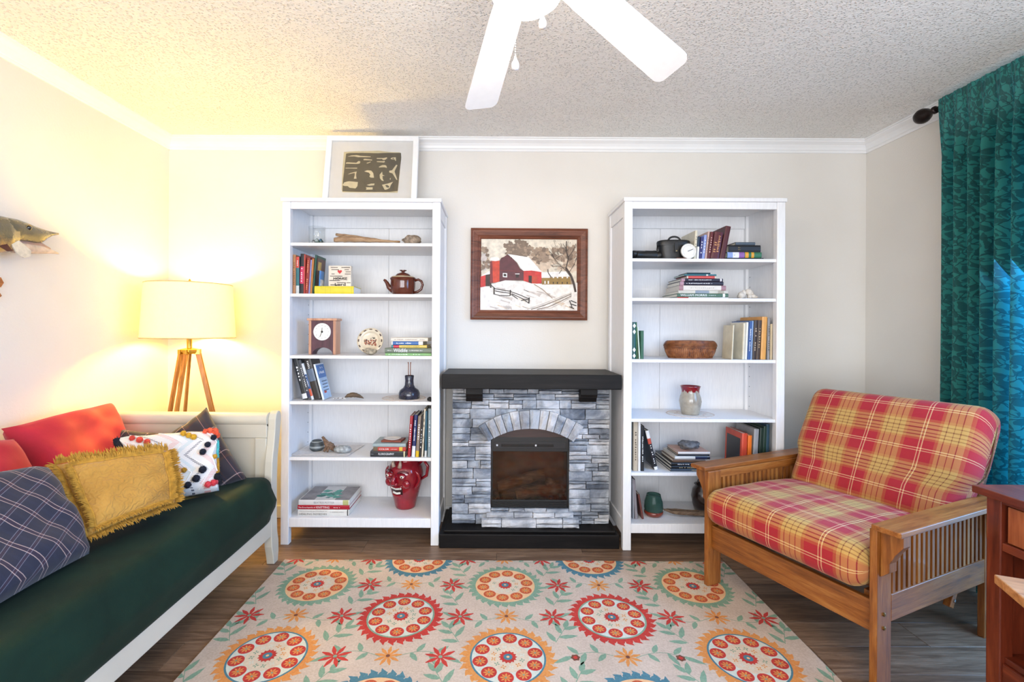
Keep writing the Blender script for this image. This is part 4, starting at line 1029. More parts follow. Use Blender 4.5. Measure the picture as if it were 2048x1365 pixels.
# ================================================================== fish mount on the left wall
FXW = XL+.075
fs_ = thing('fish_mount', 'mounted pike head with open jaws on the left wall', 'fish', (XL+.004, 1.9, 1.52))
fb0 = Vector(fs_.location)
def fp_(px, py, dx=0.): 
    # point on a plane parallel to the left wall, dx metres out from it
    du, dv = px-CX, py-CY; u, v = du+ROLL*dv, dv-ROLL*du; X = FXW+dx; Y = X*F/u
    return Vector((X, Y, H-v*Y/F))-fb0
nt = newmat('fish_skin', .22); v = nt.coords(); sp = nt.new('ShaderNodeSeparateXYZ'); nt.link(v, sp.inputs[0])
n = nt.noise(v, 28, 4, .6, .5); vo = nt.new('ShaderNodeTexVoronoi'); vo.inputs['Scale'].default_value = 130; nt.link(v, vo.inputs['Vector'])
f = nt.math('ADD', nt.math('MULTIPLY', nt.math('SUBTRACT', sp.outputs[2], -.06), 5.5), nt.math('MULTIPLY', nt.math('SUBTRACT', n, .5), .45))
nt.link(nt.ramp(f, [(.10,'d8cbb8'),(.28,'b08c58'),(.48,'a07a3c'),(.66,'7a6440'),(.82,'4a4a40')]), nt.b.inputs['Base Color']); nt.b.inputs['Coat Weight'].default_value = .6
nt.bump(vo.outputs['Distance'], .3, .003); M_FISH = nt.m
def lofted(name, secs, mat, seg=18, flat=.55, par=fs_):
    # secs: (top px, bottom px) pairs; elliptical section bulging out of the wall
    m = MB(); vs = []; 
    for (t, b) in secs:
        a, c = fp_(*t), fp_(*b); mid = (a+c)/2; hh = (a-c)/2
        for k in range(seg):
            an = 2*PI*k/seg; vs.append(mid+hh*math.cos(an)+Vector((hh.length*flat*math.sin(an), 0, 0)))
    n_ = len(secs); fs = [(i*seg+k, i*seg+(k+1)%seg, (i+1)*seg+(k+1)%seg, (i+1)*seg+k) for i in range(n_-1) for k in range(seg)]
    fs += [tuple(reversed(range(seg))), tuple(range((n_-1)*seg, n_*seg))]
    m.add(vs, fs); return m.build(name, mat, par, smooth=True, merge=1e-5)
lofted('body', [((-150,410),(-150,525)),((-90,418),(-90,518)),((-40,424),(-40,512)),((2,432),(4,507)),((22,437),(24,503))], M_FISH)
lofted('head', [((-4,433),(0,478)),((14,435),(18,485)),((30,438),(34,483)),((50,445),(52,484)),((66,452),(70,487)),((78,456),(82,486)),((90,460),(93,478)),((104,464),(105,472)),((116,466),(117,470))], M_FISH, flat=.75)
M_JAW = plain('cdb9a8', .3, .18, 40, coat=.5)
lofted('lower_jaw', [((20,480),(24,506)),((40,484),(44,508)),((62,488),(66,508)),((84,492),(88,508)),((102,499),(104,508)),((117,506),(118,509))], M_JAW, flat=.5)
lofted('mouth_lining', [((30,476),(32,492)),((60,482),(62,496)),((84,486),(86,497)),((100,496),(102,503))], plain('b08e80', .4, .15), flat=.35)
m = MB(); fan_pts = [fp_(x_, y_, .030) for x_, y_ in ((22,472),(34,480),(46,490),(60,502),(58,514),(46,516),(34,510),(26,498),(16,480))]
m.add(fan_pts+[p_+Vector((.006,0,0)) for p_ in fan_pts], [tuple(range(9)), tuple(reversed(range(9,18)))]+[(i,9+i,9+(i+1)%9,(i+1)%9) for i in range(9)])
m.build('gill_membrane', plain('d6cdbb', .35, .12, 60, bump=.4, bscale=90, coat=.4), fs_)
m = MB(); gp = [fp_(x_, y_, .034) for x_, y_ in ((-8,470),(4,468),(12,488),(24,502),(14,503),(0,494))]
m.add(gp+[p_+Vector((.004,0,0)) for p_ in gp], [tuple(range(6)), tuple(reversed(range(6,12)))]+[(i,6+i,6+(i+1)%6,(i+1)%6) for i in range(6)]); m.build('gill_opening', plain('4a1a18', .5), fs_)
e = fp_(58, 456, .028); MB().ball(e, .0105, 14, 10).build('eye', plain('16120e', .08, .1, coat=1.), fs_, smooth=True)
MB().tube([fp_(58+6.0*math.cos(t*PI/8), 456+5.4*math.sin(t*PI/8), .031) for t in range(17)], .0013, 6).build('eye_ring', plain('9a7a3a', .3), fs_)
# carved wooden piece hanging below the fish, cut by the picture edge
wd = thing('wall_carving', 'small brown carved wood ornament on the left wall below the fish', 'ornament', (XL+.001, 1.95, 1.30))
wb0 = Vector(wd.location)
def wp_(px, py, x): 
    du, dv = px-CX, py-CY; u, v = du+ROLL*dv, dv-ROLL*du; Y = x*F/u; return Vector((x, Y, H-v*Y/F))-wb0
m = MB()
for poly in ([(-30,553),(2,555),(8,566),(2,575),(-30,577)], [(-30,584),(0,586),(4,592),(-1,596),(-30,597)]):
    k = len(poly); vs = [wp_(a, b, XL+.002) for a, b in poly]+[wp_(a, b, XL+.018) for a, b in poly]
    m.add(vs, [tuple(range(k)), tuple(reversed(range(k, 2*k)))]+[(i, k+i, k+(i+1)%k, (i+1)%k) for i in range(k)])
a_, b_ = wp_(-20, 552, XL+.006), wp_(-20, 600, XL+.006); m.tube([a_, b_], .012, 8)
m.build('carving', wood('6a3414', '9a5a2c', 'b87844', 'Y', 20, .4), wd)
# ================================================================== rug
RGX0, RGX1, RGY0, RGY1 = -1.107, 1.221, -.45, 2.502
rug = thing('rug', 'beige rug with red, orange, green and blue medallions on the floor', 'rug', (.057, 1.25, 0))
def rugmat(c1, c2, nm, bs=260):
    nt = newmat(nm, .95); v = nt.coords(); n = nt.noise(v, 120, 4, .7); n2 = nt.noise(v, 7, 4)
    f = nt.math('ADD', nt.math('MULTIPLY', n, .6), nt.math('MULTIPLY', n2, .4))
    nt.link(nt.ramp(f, [(.35, c1), (.65, c2)]), nt.b.inputs['Base Color']); nt.bump(n, .5, .004); return nt.m
RC = dict(base=rugmat('b5a08e','d2beac','rug_base'), red=rugmat('a82c26','c83c30','rug_red'), org=rugmat('c87a3c','dc9850','rug_orange'), grn=rugmat('6f8c74','88a48a','rug_green'),
          blu=rugmat('3f6a78','55838f','rug_blue'), pch=rugmat('d8a878','e6bc90','rug_peach'), ivy=rugmat('c9b49c','decab0','rug_ivory'), rst=rugmat('b0482a','c45a36','rug_rust'), brn=rugmat('6a3a2c','84503c','rug_brown'), pale=rugmat('c0c4b4','d4d6c8','rug_pale'))
RK = list(RC); RMAT = [RC[k] for k in RK]; rcx, rcy = .057, 1.25
m = MB().box(RGX0-rcx, RGX1-rcx, RGY0-rcy, RGY1-rcy, .0005, .010); m.build('rug_field', RC['base'], rug, bevel=.004)
ZR = .0101
def clip(poly, lo):
    # keep y <= lo (far edge) with Sutherland-Hodgman; also the sides
    def cut(ps, f):
        out = []
        for i in range(len(ps)):
            a, b = ps[i], ps[(i+1) % len(ps)]; fa, fb_ = f(a), f(b)
            if fa >= 0: out.append(a)
            if (fa >= 0) != (fb_ >= 0): t = fa/(fa-fb_); out.append((a[0]+(b[0]-a[0])*t, a[1]+(b[1]-a[1])*t))
        return out
    for f in (lambda p: RGY1-.004-p[1], lambda p: p[0]-RGX0-.004, lambda p: RGX1-.004-p[0], lambda p: p[1]-RGY0-.004):
        poly = cut(poly, f)
        if len(poly) < 3: return []
    return poly
def rflat(m, poly, z, key):
    p = clip(poly, 0)
    if len(p) >= 3: m.flat([(x-rcx, y-rcy) for x, y in p], z, RK.index(key))
def disc(cx, cy, r, n=24, ry=None): return [(cx+r*math.cos(2*PI*k/n), cy+(ry or r)*math.sin(2*PI*k/n)) for k in range(n)]
def petals(m, cx, cy, r0, r1, n, w, z, key, ph0=0., taper=.35):
    for k in range(n):
        a = ph0+2*PI*k/n; c, s = math.cos(a), math.sin(a)
        q = [(r0, -w*taper), (r0+(r1-r0)*.55, -w), (r1, -w*.25), (r1, w*.25), (r0+(r1-r0)*.55, w), (r0, w*taper)]
        rflat(m, [(cx+x*c-y*s, cy+x*s+y*c) for x, y in q], z, key)
rr_ = random.Random(21)
def medallion(cx, cy, flame, ring, inner, R=.158):
    m = MB(); z = ZR; nf = 30
    for k in range(nf):          # flame fringe: curved tongues
        a = 2*PI*k/nf; d = .115; R2 = R+.028*rr_.uniform(.75, 1.15)
        q = [(R-.012, a), (R+.010, a-.01), (R+.017, a+d*.5), (R2, a+d*1.25), (R+.012, a+d*1.2), (R+.006, a+d*1.55), (R-.012, a+d*1.75)]
        rflat(m, [(cx+r*math.cos(t), cy+r*math.sin(t)) for r, t in q], z+.00005, flame)
    rflat(m, disc(cx, cy, R, 48), z+.0003, flame); rflat(m, disc(cx, cy, R-.016, 48), z+.0005, ring); rflat(m, disc(cx, cy, R-(.023 if inner == 'pale' else .017), 48), z+.0007, inner)
    n = 10; ph0 = rr_.uniform(0, 1)
    rflat(m, disc(cx, cy, .080, 36), z+.0009, 'ivy')
    for k in range(n):
        a = ph0+2*PI*k/n; x, y = cx+.1055*math.cos(a), cy+.1055*math.sin(a)
        rflat(m, disc(x, y, .0285, 18), z+.0011, 'rst' if inner != 'pale' else 'red'); 
        petals(m, x, y, .004, .021, 8, .0038, z+.0013, 'org', a); rflat(m, disc(x, y, .004, 8), z+.0015, 'grn')
    for k in range(12):
        a = 2*PI*k/12+.2; x, y = cx+.055*math.cos(a), cy+.055*math.sin(a)
        petals(m, x, y, .002, .011, 4, .0028, z+.0011, rr_.choice(['grn','org','pale']), a+.5)
    petals(m, cx, cy, .012, .034, 14, .006, z+.0011, 'red'); rflat(m, disc(cx, cy, .029, 24), z+.0012, 'red'); rflat(m, disc(cx, cy, .017, 18), z+.0014, 'blu'); rflat(m, disc(cx, cy, .006, 10), z+.0016, 'pch')
    if m.f: m.build('medallion', RMAT, rug)
def leaf(m, x, y, a, l, w, key='grn', z=ZR+.0002):
    c, s = math.cos(a), math.sin(a); q = [(0, 0), (l*.3, -w*.5), (l*.65, -w*.45), (l, -.1*w), (l*.75, w*.3), (l*.4, w*.5), (l*.12, w*.35)]
    rflat(m, [(x+u*c-v*s, y+u*s+v*c) for u, v in q], z, key)
def stem(m, pts, w=.0028, key='grn'):
    for (a, b), (c, d) in zip(pts[:-1], pts[1:]):
        dx, dy = c-a, d-b; l = math.hypot(dx, dy) or 1; nx, ny = -dy/l*w/2, dx/l*w/2
        rflat(m, [(a+nx, b+ny), (c+nx, d+ny), (c-nx, d-ny), (a-nx, b-ny)], ZR+.0001, key)
def starflower(x, y, key, r=.058, n=8, core='grn', w=.009):
    m = MB(); petals(m, x, y, .004, r, n, w, ZR+.0003, key, rr_.uniform(0, .6)); rflat(m, disc(x, y, .008, 12), ZR+.0006, core)
    if m.f: m.build('rug_flower', RMAT, rug)
def vine(x, y, sg, fl=1):
    m = MB(); pts = [(x+sg*(.03+.20*t), y+fl*(.035*math.sin(t*3.0)-.01*t)) for t in [i/8 for i in range(9)]]
    stem(m, pts)
    for i, (da, l) in ((2, (-.9*fl, .055)), (3, (1.1*fl, .055)), (5, (-1.2*fl, .075)), (6, (.8*fl, .06)), (7, (-.5*fl, .085))):
        a = (0 if sg > 0 else PI)+da*sg; leaf(m, pts[i][0], pts[i][1], a, l, .022)
    if m.f: m.build('rug_vine', RMAT, rug)
def sprig(x, y, a0, k=1.):
    m = MB(); stem(m, [(x+.06*k*math.cos(a0)*t, y+.06*k*math.sin(a0)*t) for t in (-.9, -.3, .3, .9)])
    for t, da, l in ((-.8, 1.0, .075), (-.3, -.9, .085), (.2, .8, .07), (.7, -.7, .07), (.9, .2, .06)):
        leaf(m, x+.06*k*math.cos(a0)*t, y+.06*k*math.sin(a0)*t, a0+da, l*k, .024*k)
    if m.f: m.build('rug_vine', RMAT, rug)
rows = [('blu','blu','pch',1), ('grn','grn','pch',0), ('red','grn','pale',1), ('org','blu','pale',0)]
sp_ = .2475; sx_ = .897
for r in range(12):
    fl, rg, inn, odd = rows[r % 4]; y = 2.505-r*sp_
    if y < RGY0-.1: break
    xs = [-.842+sx_*k for k in range(3)] if not odd else [-.842+sx_*(k-.5) for k in range(4)]
    for x in xs:
        if RGX0-.1 < x < RGX1+.1: medallion(x, y, fl, rg, inn)
        for sg in (-1, 1):
            fx = x+sg*.252
            if RGX0+.02 < fx < RGX1-.02:
                if odd or (r//2+round((x+.842)/sx_)+(sg > 0)) % 3: starflower(fx, y, 'red', .060, 8, 'grn', .0085)
                else: starflower(fx, y, 'brn', .018, 6, 'red', .008)
    gs = [x+sx_/2 for x in xs]+[xs[0]-sx_/2]
    for g in gs:
        if RGX0+.03 < g < RGX1-.03:
            starflower(g, y+.004, 'org', .052, 9, 'brn', .0075)
            for sg in (-1, 1): vine(g, y, sg, 1 if r % 2 else -1)
    for x in xs:
        for sg in (-1, 1): sprig(x+sg*.235, y-sp_*.48, PI/2+sg*.5*(-1 if r % 2 else 1), .95); 

# ================================================================== books
INK = {}
READABLE = {'Wildlife', 'in American Art', 'FLORIOGRAPHY', 'COLOR', 'HEALING REMEDIES', 'THE ILLUSTRATED ENCYCLOPEDIA OF', 'C. NORMAN SHEALY', 'KNITTING', 'The Encyclopedia of', 'BEATRIX POTTER', 'WILLIAM MORRIS', 'MONET'}
def scribble(nm, n, size, length, mat, parent, M, seed):
    # print too small to read in the photograph: a row of short unreadable strokes
    q = random.Random(seed); m = MB(); x = -length/2; st = length/max(3, n)
    for i in range(max(3, n)):
        if q.random() > .14:
            h0, h1 = q.uniform(-.30, -.18)*size, q.uniform(.12, .32)*size; w = st*q.uniform(.45, .75)
            m.flat([(x, h0), (x+w, h0), (x+w*q.uniform(.6, 1), h1), (x+w*q.uniform(0, .3), h1)], 0, 0, M)
        x += st
    return m.build(nm, mat, parent)
def bk(label, T_, Hh, Dp, cover, pos, rot=(0,0,0), page='e8e2d4', title=None, ink='f2f2f2', bands=(), tsize=None, tlen=None, group=None, soft=False, rough=.4):
    """spine towards -Y at local y=0; thickness +X, height +Z, depth +Y; title runs down the spine"""
    t = thing('book', label, 'book', pos, group=group, rot=rot); ov = 0 if soft else .003; ct = .0014 if soft else .0025
    ct = min(ct, T_*.22); cm = plain(cover, rough, .07, 25)
    m = MB(); m.box(0, ct, 0, Dp, 0, Hh); m.box(T_-ct, T_, 0, Dp, 0, Hh)
    sb = min(.003, T_*.25)
    m.add([(0,0,0),(T_,0,0),(T_*.75,-sb,0),(T_*.25,-sb,0),(0,0,Hh),(T_,0,Hh),(T_*.75,-sb,Hh),(T_*.25,-sb,Hh),(ct,.0025,0),(T_-ct,.0025,0),(ct,.0025,Hh),(T_-ct,.0025,Hh)],
          [(0,3,7,4),(3,2,6,7),(2,1,5,6),(0,8,9,1,2,3),(4,7,6,5,11,10),(8,10,11,9)])
    m.build('cover', cm, t); MB().box(ct+.0002, T_-ct-.0002, .003, Dp-ov-.001, ov, Hh-ov).build('pages', plain(page, .8, .06, 200), t)
    for (a, b, c) in bands:       # (from, to as fraction of height, colour): printed panels on the spine
        MB().add([(0,-.0004,a*Hh),(T_*.25,-sb-.0004,a*Hh),(T_*.75,-sb-.0004,a*Hh),(T_,-.0004,a*Hh),(0,-.0004,b*Hh),(T_*.25,-sb-.0004,b*Hh),(T_*.75,-sb-.0004,b*Hh),(T_,-.0004,b*Hh)], [(0,1,5,4),(1,2,6,5),(2,3,7,6)]).build('spine_panel', plain(c, .4, .06), t)
    if title:
        for q in (title if isinstance(title, list) else [title]):
            s, pos_f, ln_f, sz = q[:4] if isinstance(q, tuple) else (q, .5, .6, None); off = q[5] if isinstance(q, tuple) and len(q) > 5 else 0.
            sz = sz or T_*.62
            M = Matrix.Translation((T_*(.5+off), -sb-.0009, Hh*pos_f)) @ Matrix(((0,1,0,0),(0,0,-1,0),(-1,0,0,0),(0,0,0,1)))
            im = plain(ink if len(q) < 5 or isinstance(q, str) else q[4], .5)
            if s in READABLE: text('spine_title', s, sz, im, t, M, Hh*ln_f)
            else: scribble('spine_title', len(s), sz, Hh*ln_f, im, t, M, len(s)*7+int(Hh*1e4))
    return t
def pxX(px, py, Y): return at(px, py, Y).x
def stand(label, zs, Y, x0, x1, ytop, yb, cover, dx=0, **kw):
    # x0,x1 = spine edges in the picture at the shelf, ytop/yb its top and bottom there, dx = sideways lean of the top
    k = Y/F; T_ = (x1-x0)*k; hv = (yb-ytop)*k; th = math.atan2(dx*k, hv); Hh = hv/math.cos(th); X = pxX(x0, yb, Y); z = zs+.0005
    if th > 0: X = X+T_-T_*math.cos(th); z += T_*math.sin(th)
    return bk(label, T_*.96, Hh, kw.pop('D', .16), cover, (X, Y, z), (0, th, 0), **kw)
def lay(label, Y, x0, x1, z, th, cover, rz=0., **kw):
    k = Y/F; Hh = (x1-x0)*k; xr = pxX(x1, 658, Y) if False else (x1-CX)*k
    # rotated -90 about Y: height runs to -X, thickness runs up
    kw['bands'] = [(1-b, 1-a, c) for a, b, c in kw.get('bands', ())]
    tt = kw.get('title')
    if tt: kw['title'] = [(q[0], 1-q[1])+tuple(q[2:]) for q in tt]
    e = Matrix.Rotation(rz, 4, 'Z') @ Matrix.Rotation(-PI/2, 4, 'Y')
    t = bk(label, th, Hh, kw.pop('D', .17), cover, (xr, Y, z+.0003), e.to_euler(), **kw); return t
YL, YRt = LY+.035, RY+.035
# ---- left bookcase, second shelf
g2 = 'upright books on the second shelf of the left bookcase'; z2 = LS[1]
stand('slim tan speckled book, leftmost on the second shelf of the left bookcase', z2, YL, 585.5, 591.5, 508, 586, 'a8744a', title='FIELD NOTES', ink='5a3a20', group=g2)
stand('book with coral, teal and grey spine beside the slim tan book', z2, YL, 591.8, 598.5, 512, 586, '2f6a70', bands=((.70,1,'c8463a'),(0,.22,'c4c8c6')), title=[('ORCA', .82, .15, None)], group=g2)
stand('tall black book with pink panel on its spine', z2, YL, 599, 606.8, 506, 586, '1c1a20', dx=2, bands=((.25,.68,'c22a58'),), title=[('MEMOIRS', .46, .36, None)], group=g2, D=.19)
stand('red-edged black book with white label, beside the pink-panelled one', z2, YL, 607, 609.6, 507, 586, 'b8432e', dx=1, group=g2)
stand('rust red book with bold lettering on the second shelf', z2, YL, 609.8, 616.5, 514, 586, '8e2a20', dx=4, title=[('THE RUST', .72, .4, None), ('TANNER', .25, .32, None)], ink='e8a070', group=g2)
stand('thin lavender book among the upright books', z2, YL, 616.8, 620, 518, 586, '8a86b8', dx=4, group=g2)
stand('thin orange-brown book leaning beside the lavender one', z2, YL, 620.2, 624, 516, 586, 'b8742a', dx=4, group=g2)
b7 = stand('green-spined hardback with brown cover leaning right on the second shelf', z2, YL, 624.3, 627.5, 508, 586, '1f4a36', dx=5.5, group=g2, D=.15)
MB().box(.0102, .0108, .012, .142, .02, .21).build('cover_art', plain('5c3526', .4, .25, 20), b7); MB().box(.0108, .0112, .03, .08, .14, .19).build('cover_art', plain('c8a24a', .4, .2, 30), b7)
ye = lay('thick yellow book lying flat on the second shelf', LY+.03, 628.8, 707, z2, .0445, 'd8c832', D=.15, page='ececec', bands=((.28,.285,'b8a81e'),(.40,.405,'b8a81e'),(.95,.955,'b8a81e')))
sb_ = stand('small blue and white booklet leaning on the green hardback', z2+.0455, LY+.045, 637.5, 639.5, 540, 571, '4a86c8', dx=1.5, D=.06, group=g2)
MB().box(.0056, .0060, .004, .056, .004, .04).build('cover_art', plain('d8d8dc', .5, .3, 60), sb_)
# house sign block
hs = thing('wooden_sign', 'small cream block sign with red heart on the yellow book', 'sign', (pxX(657, 570, LY+.055), LY+.055, z2+.0455)); k = (LY+.055)/F
SW, SH = 45*k, 41.5*k; MB().box(0, SW, 0, .03, 0, SH).build('block', plain('dcd2c2', .6, .1, 12), hs, bevel=.001)
m = MB(); q = random.Random(8)
for i in range(9):
    zz_ = SH*(.06+i*.105)
    for j in range(3):
        a = q.uniform(.02, .8)*SW; b = min(SW*.98, a+q.uniform(.12, .4)*SW)
        if .30*SW < (a+b)/2 < .70*SW and .48 < zz_/SH < .92: continue
        m.box(a, b, -.0006, 0, zz_, zz_+SH*.03)
m.build('plank_print', plain('4a3c34', .7), hs); M_INK = plain('241e1c', .6)
ht = [(16*math.sin(t)**3, 13*math.cos(t)-5*math.cos(2*t)-2*math.cos(3*t)-math.cos(4*t)) for t in [2*PI*i/28 for i in range(28)]]
m = MB(); m.add([(SW*.5+x*SW*.0062, -.0012, SH*.71+y*SW*.0062) for x, y in ht], [tuple(reversed(range(28)))]); m.build('heart', plain('c02a2c', .5), hs)
Mt = lambda x, z_: Matrix.Translation((x, -.0012, z_)) @ Matrix.Rotation(PI/2, 4, 'X')
text('lettering', 'HOUSE', .022, M_INK, hs, Mt(SW*.52, SH*.37), SW*.62, True); text('lettering', 'Lord', .022, M_INK, hs, Mt(SW*.52, SH*.09), SW*.48, True)
# ---- teapot
def place(nm, label, cat, px, py, Y, z, rz=0., group=None): return thing(nm, label, cat, (pxX(px, py, Y), Y, z), rz, group)
M_BRN = plain('5a2412', .12, .12, 25, coat=.6)
tY = LY+.15; k = tY/F; tp = place('teapot', 'glossy brown ceramic teapot with cream band on the second shelf', 'teapot', 806, 587, tY, z2+.0005); R = 24.5*k; u = k
MB().lathe([(0,0),(R*.80,0),(R*.84,3*u),(R*.97,12*u),(R*1.0,22*u),(R*.99,30*u),(R*1.06,33.5*u),(R*1.03,35.5*u)], 40).build('pot_body', M_BRN, tp, smooth=True, angle=.8)
MB().lathe([(R*1.03,35.3*u),(R*.9,37.8*u),(R*.62,39*u),(R*.5,39*u)], 40).build('cream_band', plain('b8a888', .2, .1, coat=.4), tp, smooth=True)
MB().lathe([(R*.63,38.6*u),(R*.62,40*u),(R*.52,43*u),(R*.3,45.5*u),(R*.12,46.3*u),(R*.12,48*u),(R*.28,49.6*u),(R*.29,51*u),(R*.1,51.8*u),(0,51.8*u)], 32).build('lid', M_BRN, tp, smooth=True, angle=.9)
MB().tube([(-R*.8,0,10*u),(-R*1.15,0,17*u),(-R*1.30,0,25*u),(-R*1.45,0,30*u),(-R*1.57,0,31.5*u)], [6*u,5*u,3.8*u,3*u,2.4*u], 14).build('spout', M_BRN, tp, smooth=True)
MB().tube([(R*.9,0,30*u),(R*1.25,0,32.5*u),(R*1.5,0,29*u),(R*1.60,0,22*u),(R*1.48,0,13*u),(R*1.2,0,8*u),(R*.85,0,6*u)], 2.6*u, 12, sx=1.3).build('handle', M_BRN, tp, smooth=True)
# ---- left bookcase, top shelf
z1 = LS[0]; vY = LY+.17; k = vY/F
gv = place('glass_vase', 'clear glass jar with dark shiny stones on the top left shelf', 'vase', 634, 484, vY, z1+.0005)
MB().lathe([(0,.001),(12*k,.001),(15*k,4*k),(16.3*k,14*k),(15.6*k,26*k),(16.4*k,40*k),(15.6*k,40*k),(14.8*k,26*k),(15.4*k,14*k),(14*k,5*k),(0,3*k)], 36, cap=False).build('glass_body', thin_glass('fdfefe', .02, .02), gv, smooth=True)
for i, (x_, y_, z_, r_, c) in enumerate(((-5, -2, 7, 5.2, 'b8b8b4'), (4, -3, 7.5, 5.0, '3c5a50'), (7, 1, 11, 5, '2f4a44'), (-2, 4, 8, 5, '5a4a44'), (1, -4, 12, 4.6, '8a948c'), (-7, 3, 11, 4, '44403c'))):
    MB().ball((x_*k, y_*k, z_*k), r_*k, 12, 8, jit=.5, seed=i).build('stone', plain(c, .12, .3, 90, coat=.8), gv, smooth=True)
def driftwood(nm, label, pts, rad, par_loc, c=('5a3e2a', '8a6a4c', 'b09272'), extra=(), sx=.8):
    t = thing(nm, label, 'driftwood', par_loc); q = random.Random(len(label)); L0 = Vector(par_loc)
    def lim(P_, Rr, nm2):
        pp = []; rr = []
        for i in range(len(P_)-1):
            for j in range(5):
                s = j/5; p = Vector(P_[i]).lerp(Vector(P_[i+1]), s)-L0; r = Rr[i]+(Rr[i+1]-Rr[i])*s
                pp.append(p+Vector((0, q.uniform(-.0015, .0015), q.uniform(-.0008, .0012)))); rr.append(r*q.uniform(.88, 1.08))
        pp.append(Vector(P_[-1])-L0); rr.append(Rr[-1])
        MB().tube(pp, rr, 12, sx=sx).build(nm2, wood(*c, 'X', 26, .8, 8, .5), t, smooth=True)
    lim(pts, rad, 'branch')
    for P_, Rr in extra: lim(P_, Rr, 'branch_fork')
    return t
dY = LY+.14; A = lambda x, y, dy=0.: at(x, y, dY+dy)
driftwood('driftwood', 'pale driftwood stick lying on the top shelf of the left bookcase', [A(668,480), A(690,478.5), A(715,479.5), A(745,482.2), A(770,484)], [.013,.019,.016,.009,.004], tuple(at(735, 485.5, dY)), ('7a5a40', 'a88868', 'c4a888'),
          [([A(672,469.5,.02), A(700,473,.01), A(735,478.5), A(770,482.5), A(800,484)], [.008,.010,.0105,.008,.0055])])
def rock(nm, label, px, py, Y, z, rx, ry, rz_, col, seed, cat='stone', jit=.45, coat=0., rough=.7, mat=None):
    k = Y/F; o = MB().ball((0,0,rz_*k*.9), 1, 22, 14, sc=(rx*k, ry*k, rz_*k), jit=jit, seed=seed)
    zmin = min(v_[2] for v_ in o.v); o.v = [(a, b, c-zmin) for a, b, c in o.v]
    ob = o.build(nm, mat or plain(col, rough, .35, 60, bump=.5, bscale=80, coat=coat), smooth=True); ob.location = (pxX(px, py, Y), Y, z+.0005); return tag(ob, label, cat)
rock('stone', 'rough grey-brown rock at the right end of the top left shelf', 824, 486, LY+.12, z1, 17, 13, 10.5, '988878', 5)
# ---- left bookcase, third shelf
z3 = LS[2]; cY = LY+.10; k = cY/F; ck = place('mantel_clock', 'small wooden clock with round white dial on the third left shelf', 'clock', 617, 708, cY, z3+.0005); M_CH = wood('a8745a', 'c89474', 'dcae90', 'Z', 14, .4); M_PUR = wood('3a1a22', '56303a', '6a424a', 'Z', 14, .35)
cw, chh, cd = 54*k, 68*k, .085
for a, b in ((0, 5*k), (cw-5*k, cw)): MB().box(a, b, 0, cd, 0, chh).build('side', M_CH, ck, bevel=.001)
arch = [(5*k, 0), (6.5*k, 0)]+[(cw/2-20.5*k*math.cos(t), 14*k*math.sin(t)) for t in [PI*i/16 for i in range(17)]]+[(cw-6.5*k, 0), (cw-5*k, 0), (cw-5*k, chh), (5*k, chh)]
MB().prism(arch, 0, cd-.01, 0, Matrix.Translation((0, cd-.004, 0)) @ Matrix.Rotation(PI/2, 4, 'X')).build('front_panel', M_PUR, ck)
MB().box(-3*k, cw+3*k, -.008, cd+.004, chh, chh+4.5*k).build('top', M_CH, ck, bevel=.002)
dc = (cw*.49, 45.5*k); M_D = Matrix.Translation((dc[0], .0055, dc[1])) @ Matrix.Rotation(PI/2, 4, 'X')
MB().lathe([(0,.0),(17.4*k,0),(17.4*k,.003),(16.6*k,.0045),(16.4*k,.003),(0,.003)], 40, M=M_D).build('dial', plain('eeece4', .4, .03), ck)
m = MB()
for i in range(12): a = 2*PI*i/12; m.box(-.0006, .0006, 11.6*k, 14.0*k, .0032, .0038, 0, M_D @ Matrix.Rotation(a, 4, 'Z'))
m.build('hour_marks', M_INK, ck)
MB().box(-.0012, .0012, -.003, 11*k, .0042, .005, 0, M_D @ Matrix.Rotation(2.75, 4, 'Z')).build('minute_hand', M_INK, ck); MB().box(-.0014, .0014, -.003, 8*k, .0054, .0062, 0, M_D @ Matrix.Rotation(-.05, 4, 'Z')).build('hour_hand', M_INK, ck)
MB().lathe([(0,.004),(2.2*k,.004),(1.6*k,.0075),(0,.008)], 12, M=M_D).build('hand_hub', M_INK, ck)
plY = LY+.16; k = plY/F; pl = place('plate', 'cream plate with brown picture propped on the third left shelf', 'plate', 741, 710, plY, z3+.0005); PRm = Matrix.Translation((0, .0, 26.5*k)) @ Matrix.Rotation(PI/2-.25, 4, 'X'); M_CR = plain('dccfb6', .2, .06, 20, coat=.5)
MB().lathe([(0,.002),(15*k,.002),(17.5*k,.005),(19*k,.010),(26*k,.013),(26.2*k,.0115),(19*k,.007),(16*k,0),(0,0)], 44, M=PRm).build('dish', M_CR, pl, smooth=True)
m = MB()
for i in range(12):
    a = 2*PI*i/12
    for dd in (-.07, 0, .07): m.ball((23*k*math.cos(a+dd), 23*k*math.sin(a+dd), .0128), 1.3*k, 6, 4, 0, PRm, (1.3, .9, .25))
m.build('rim_pattern', plain('5c4a44', .5), pl)
m = MB(); q = random.Random(9)
for i in range(46): m.ball((q.uniform(-12, 12)*k, q.uniform(-9, 2)*k, .0024), q.uniform(.7, 1.9)*k, 6, 4, q.choice((0, 0, 1, 2)), PRm, (1, 1.3, .12))
for i in range(8): m.ball((q.uniform(0, 9)*k, (6+q.uniform(-1.4, 1.4))*k, .0024), q.uniform(.7, 1.3)*k, 6, 4, 2, PRm, (1.8, .7, .12))
m.build('center_picture', [plain('8a3a2a', .5), plain('b07a5a', .5), plain('5a5048', .5)], pl)
rock('stone', 'small mottled stone holding the plate on the third left shelf', 740.5, 710, LY+.088, z3, 12.5, 7, 6.5, 'a09684', 3, jit=.35)
g3 = 'books stacked flat on the third shelf of the left bookcase'; Yb = LY+.03
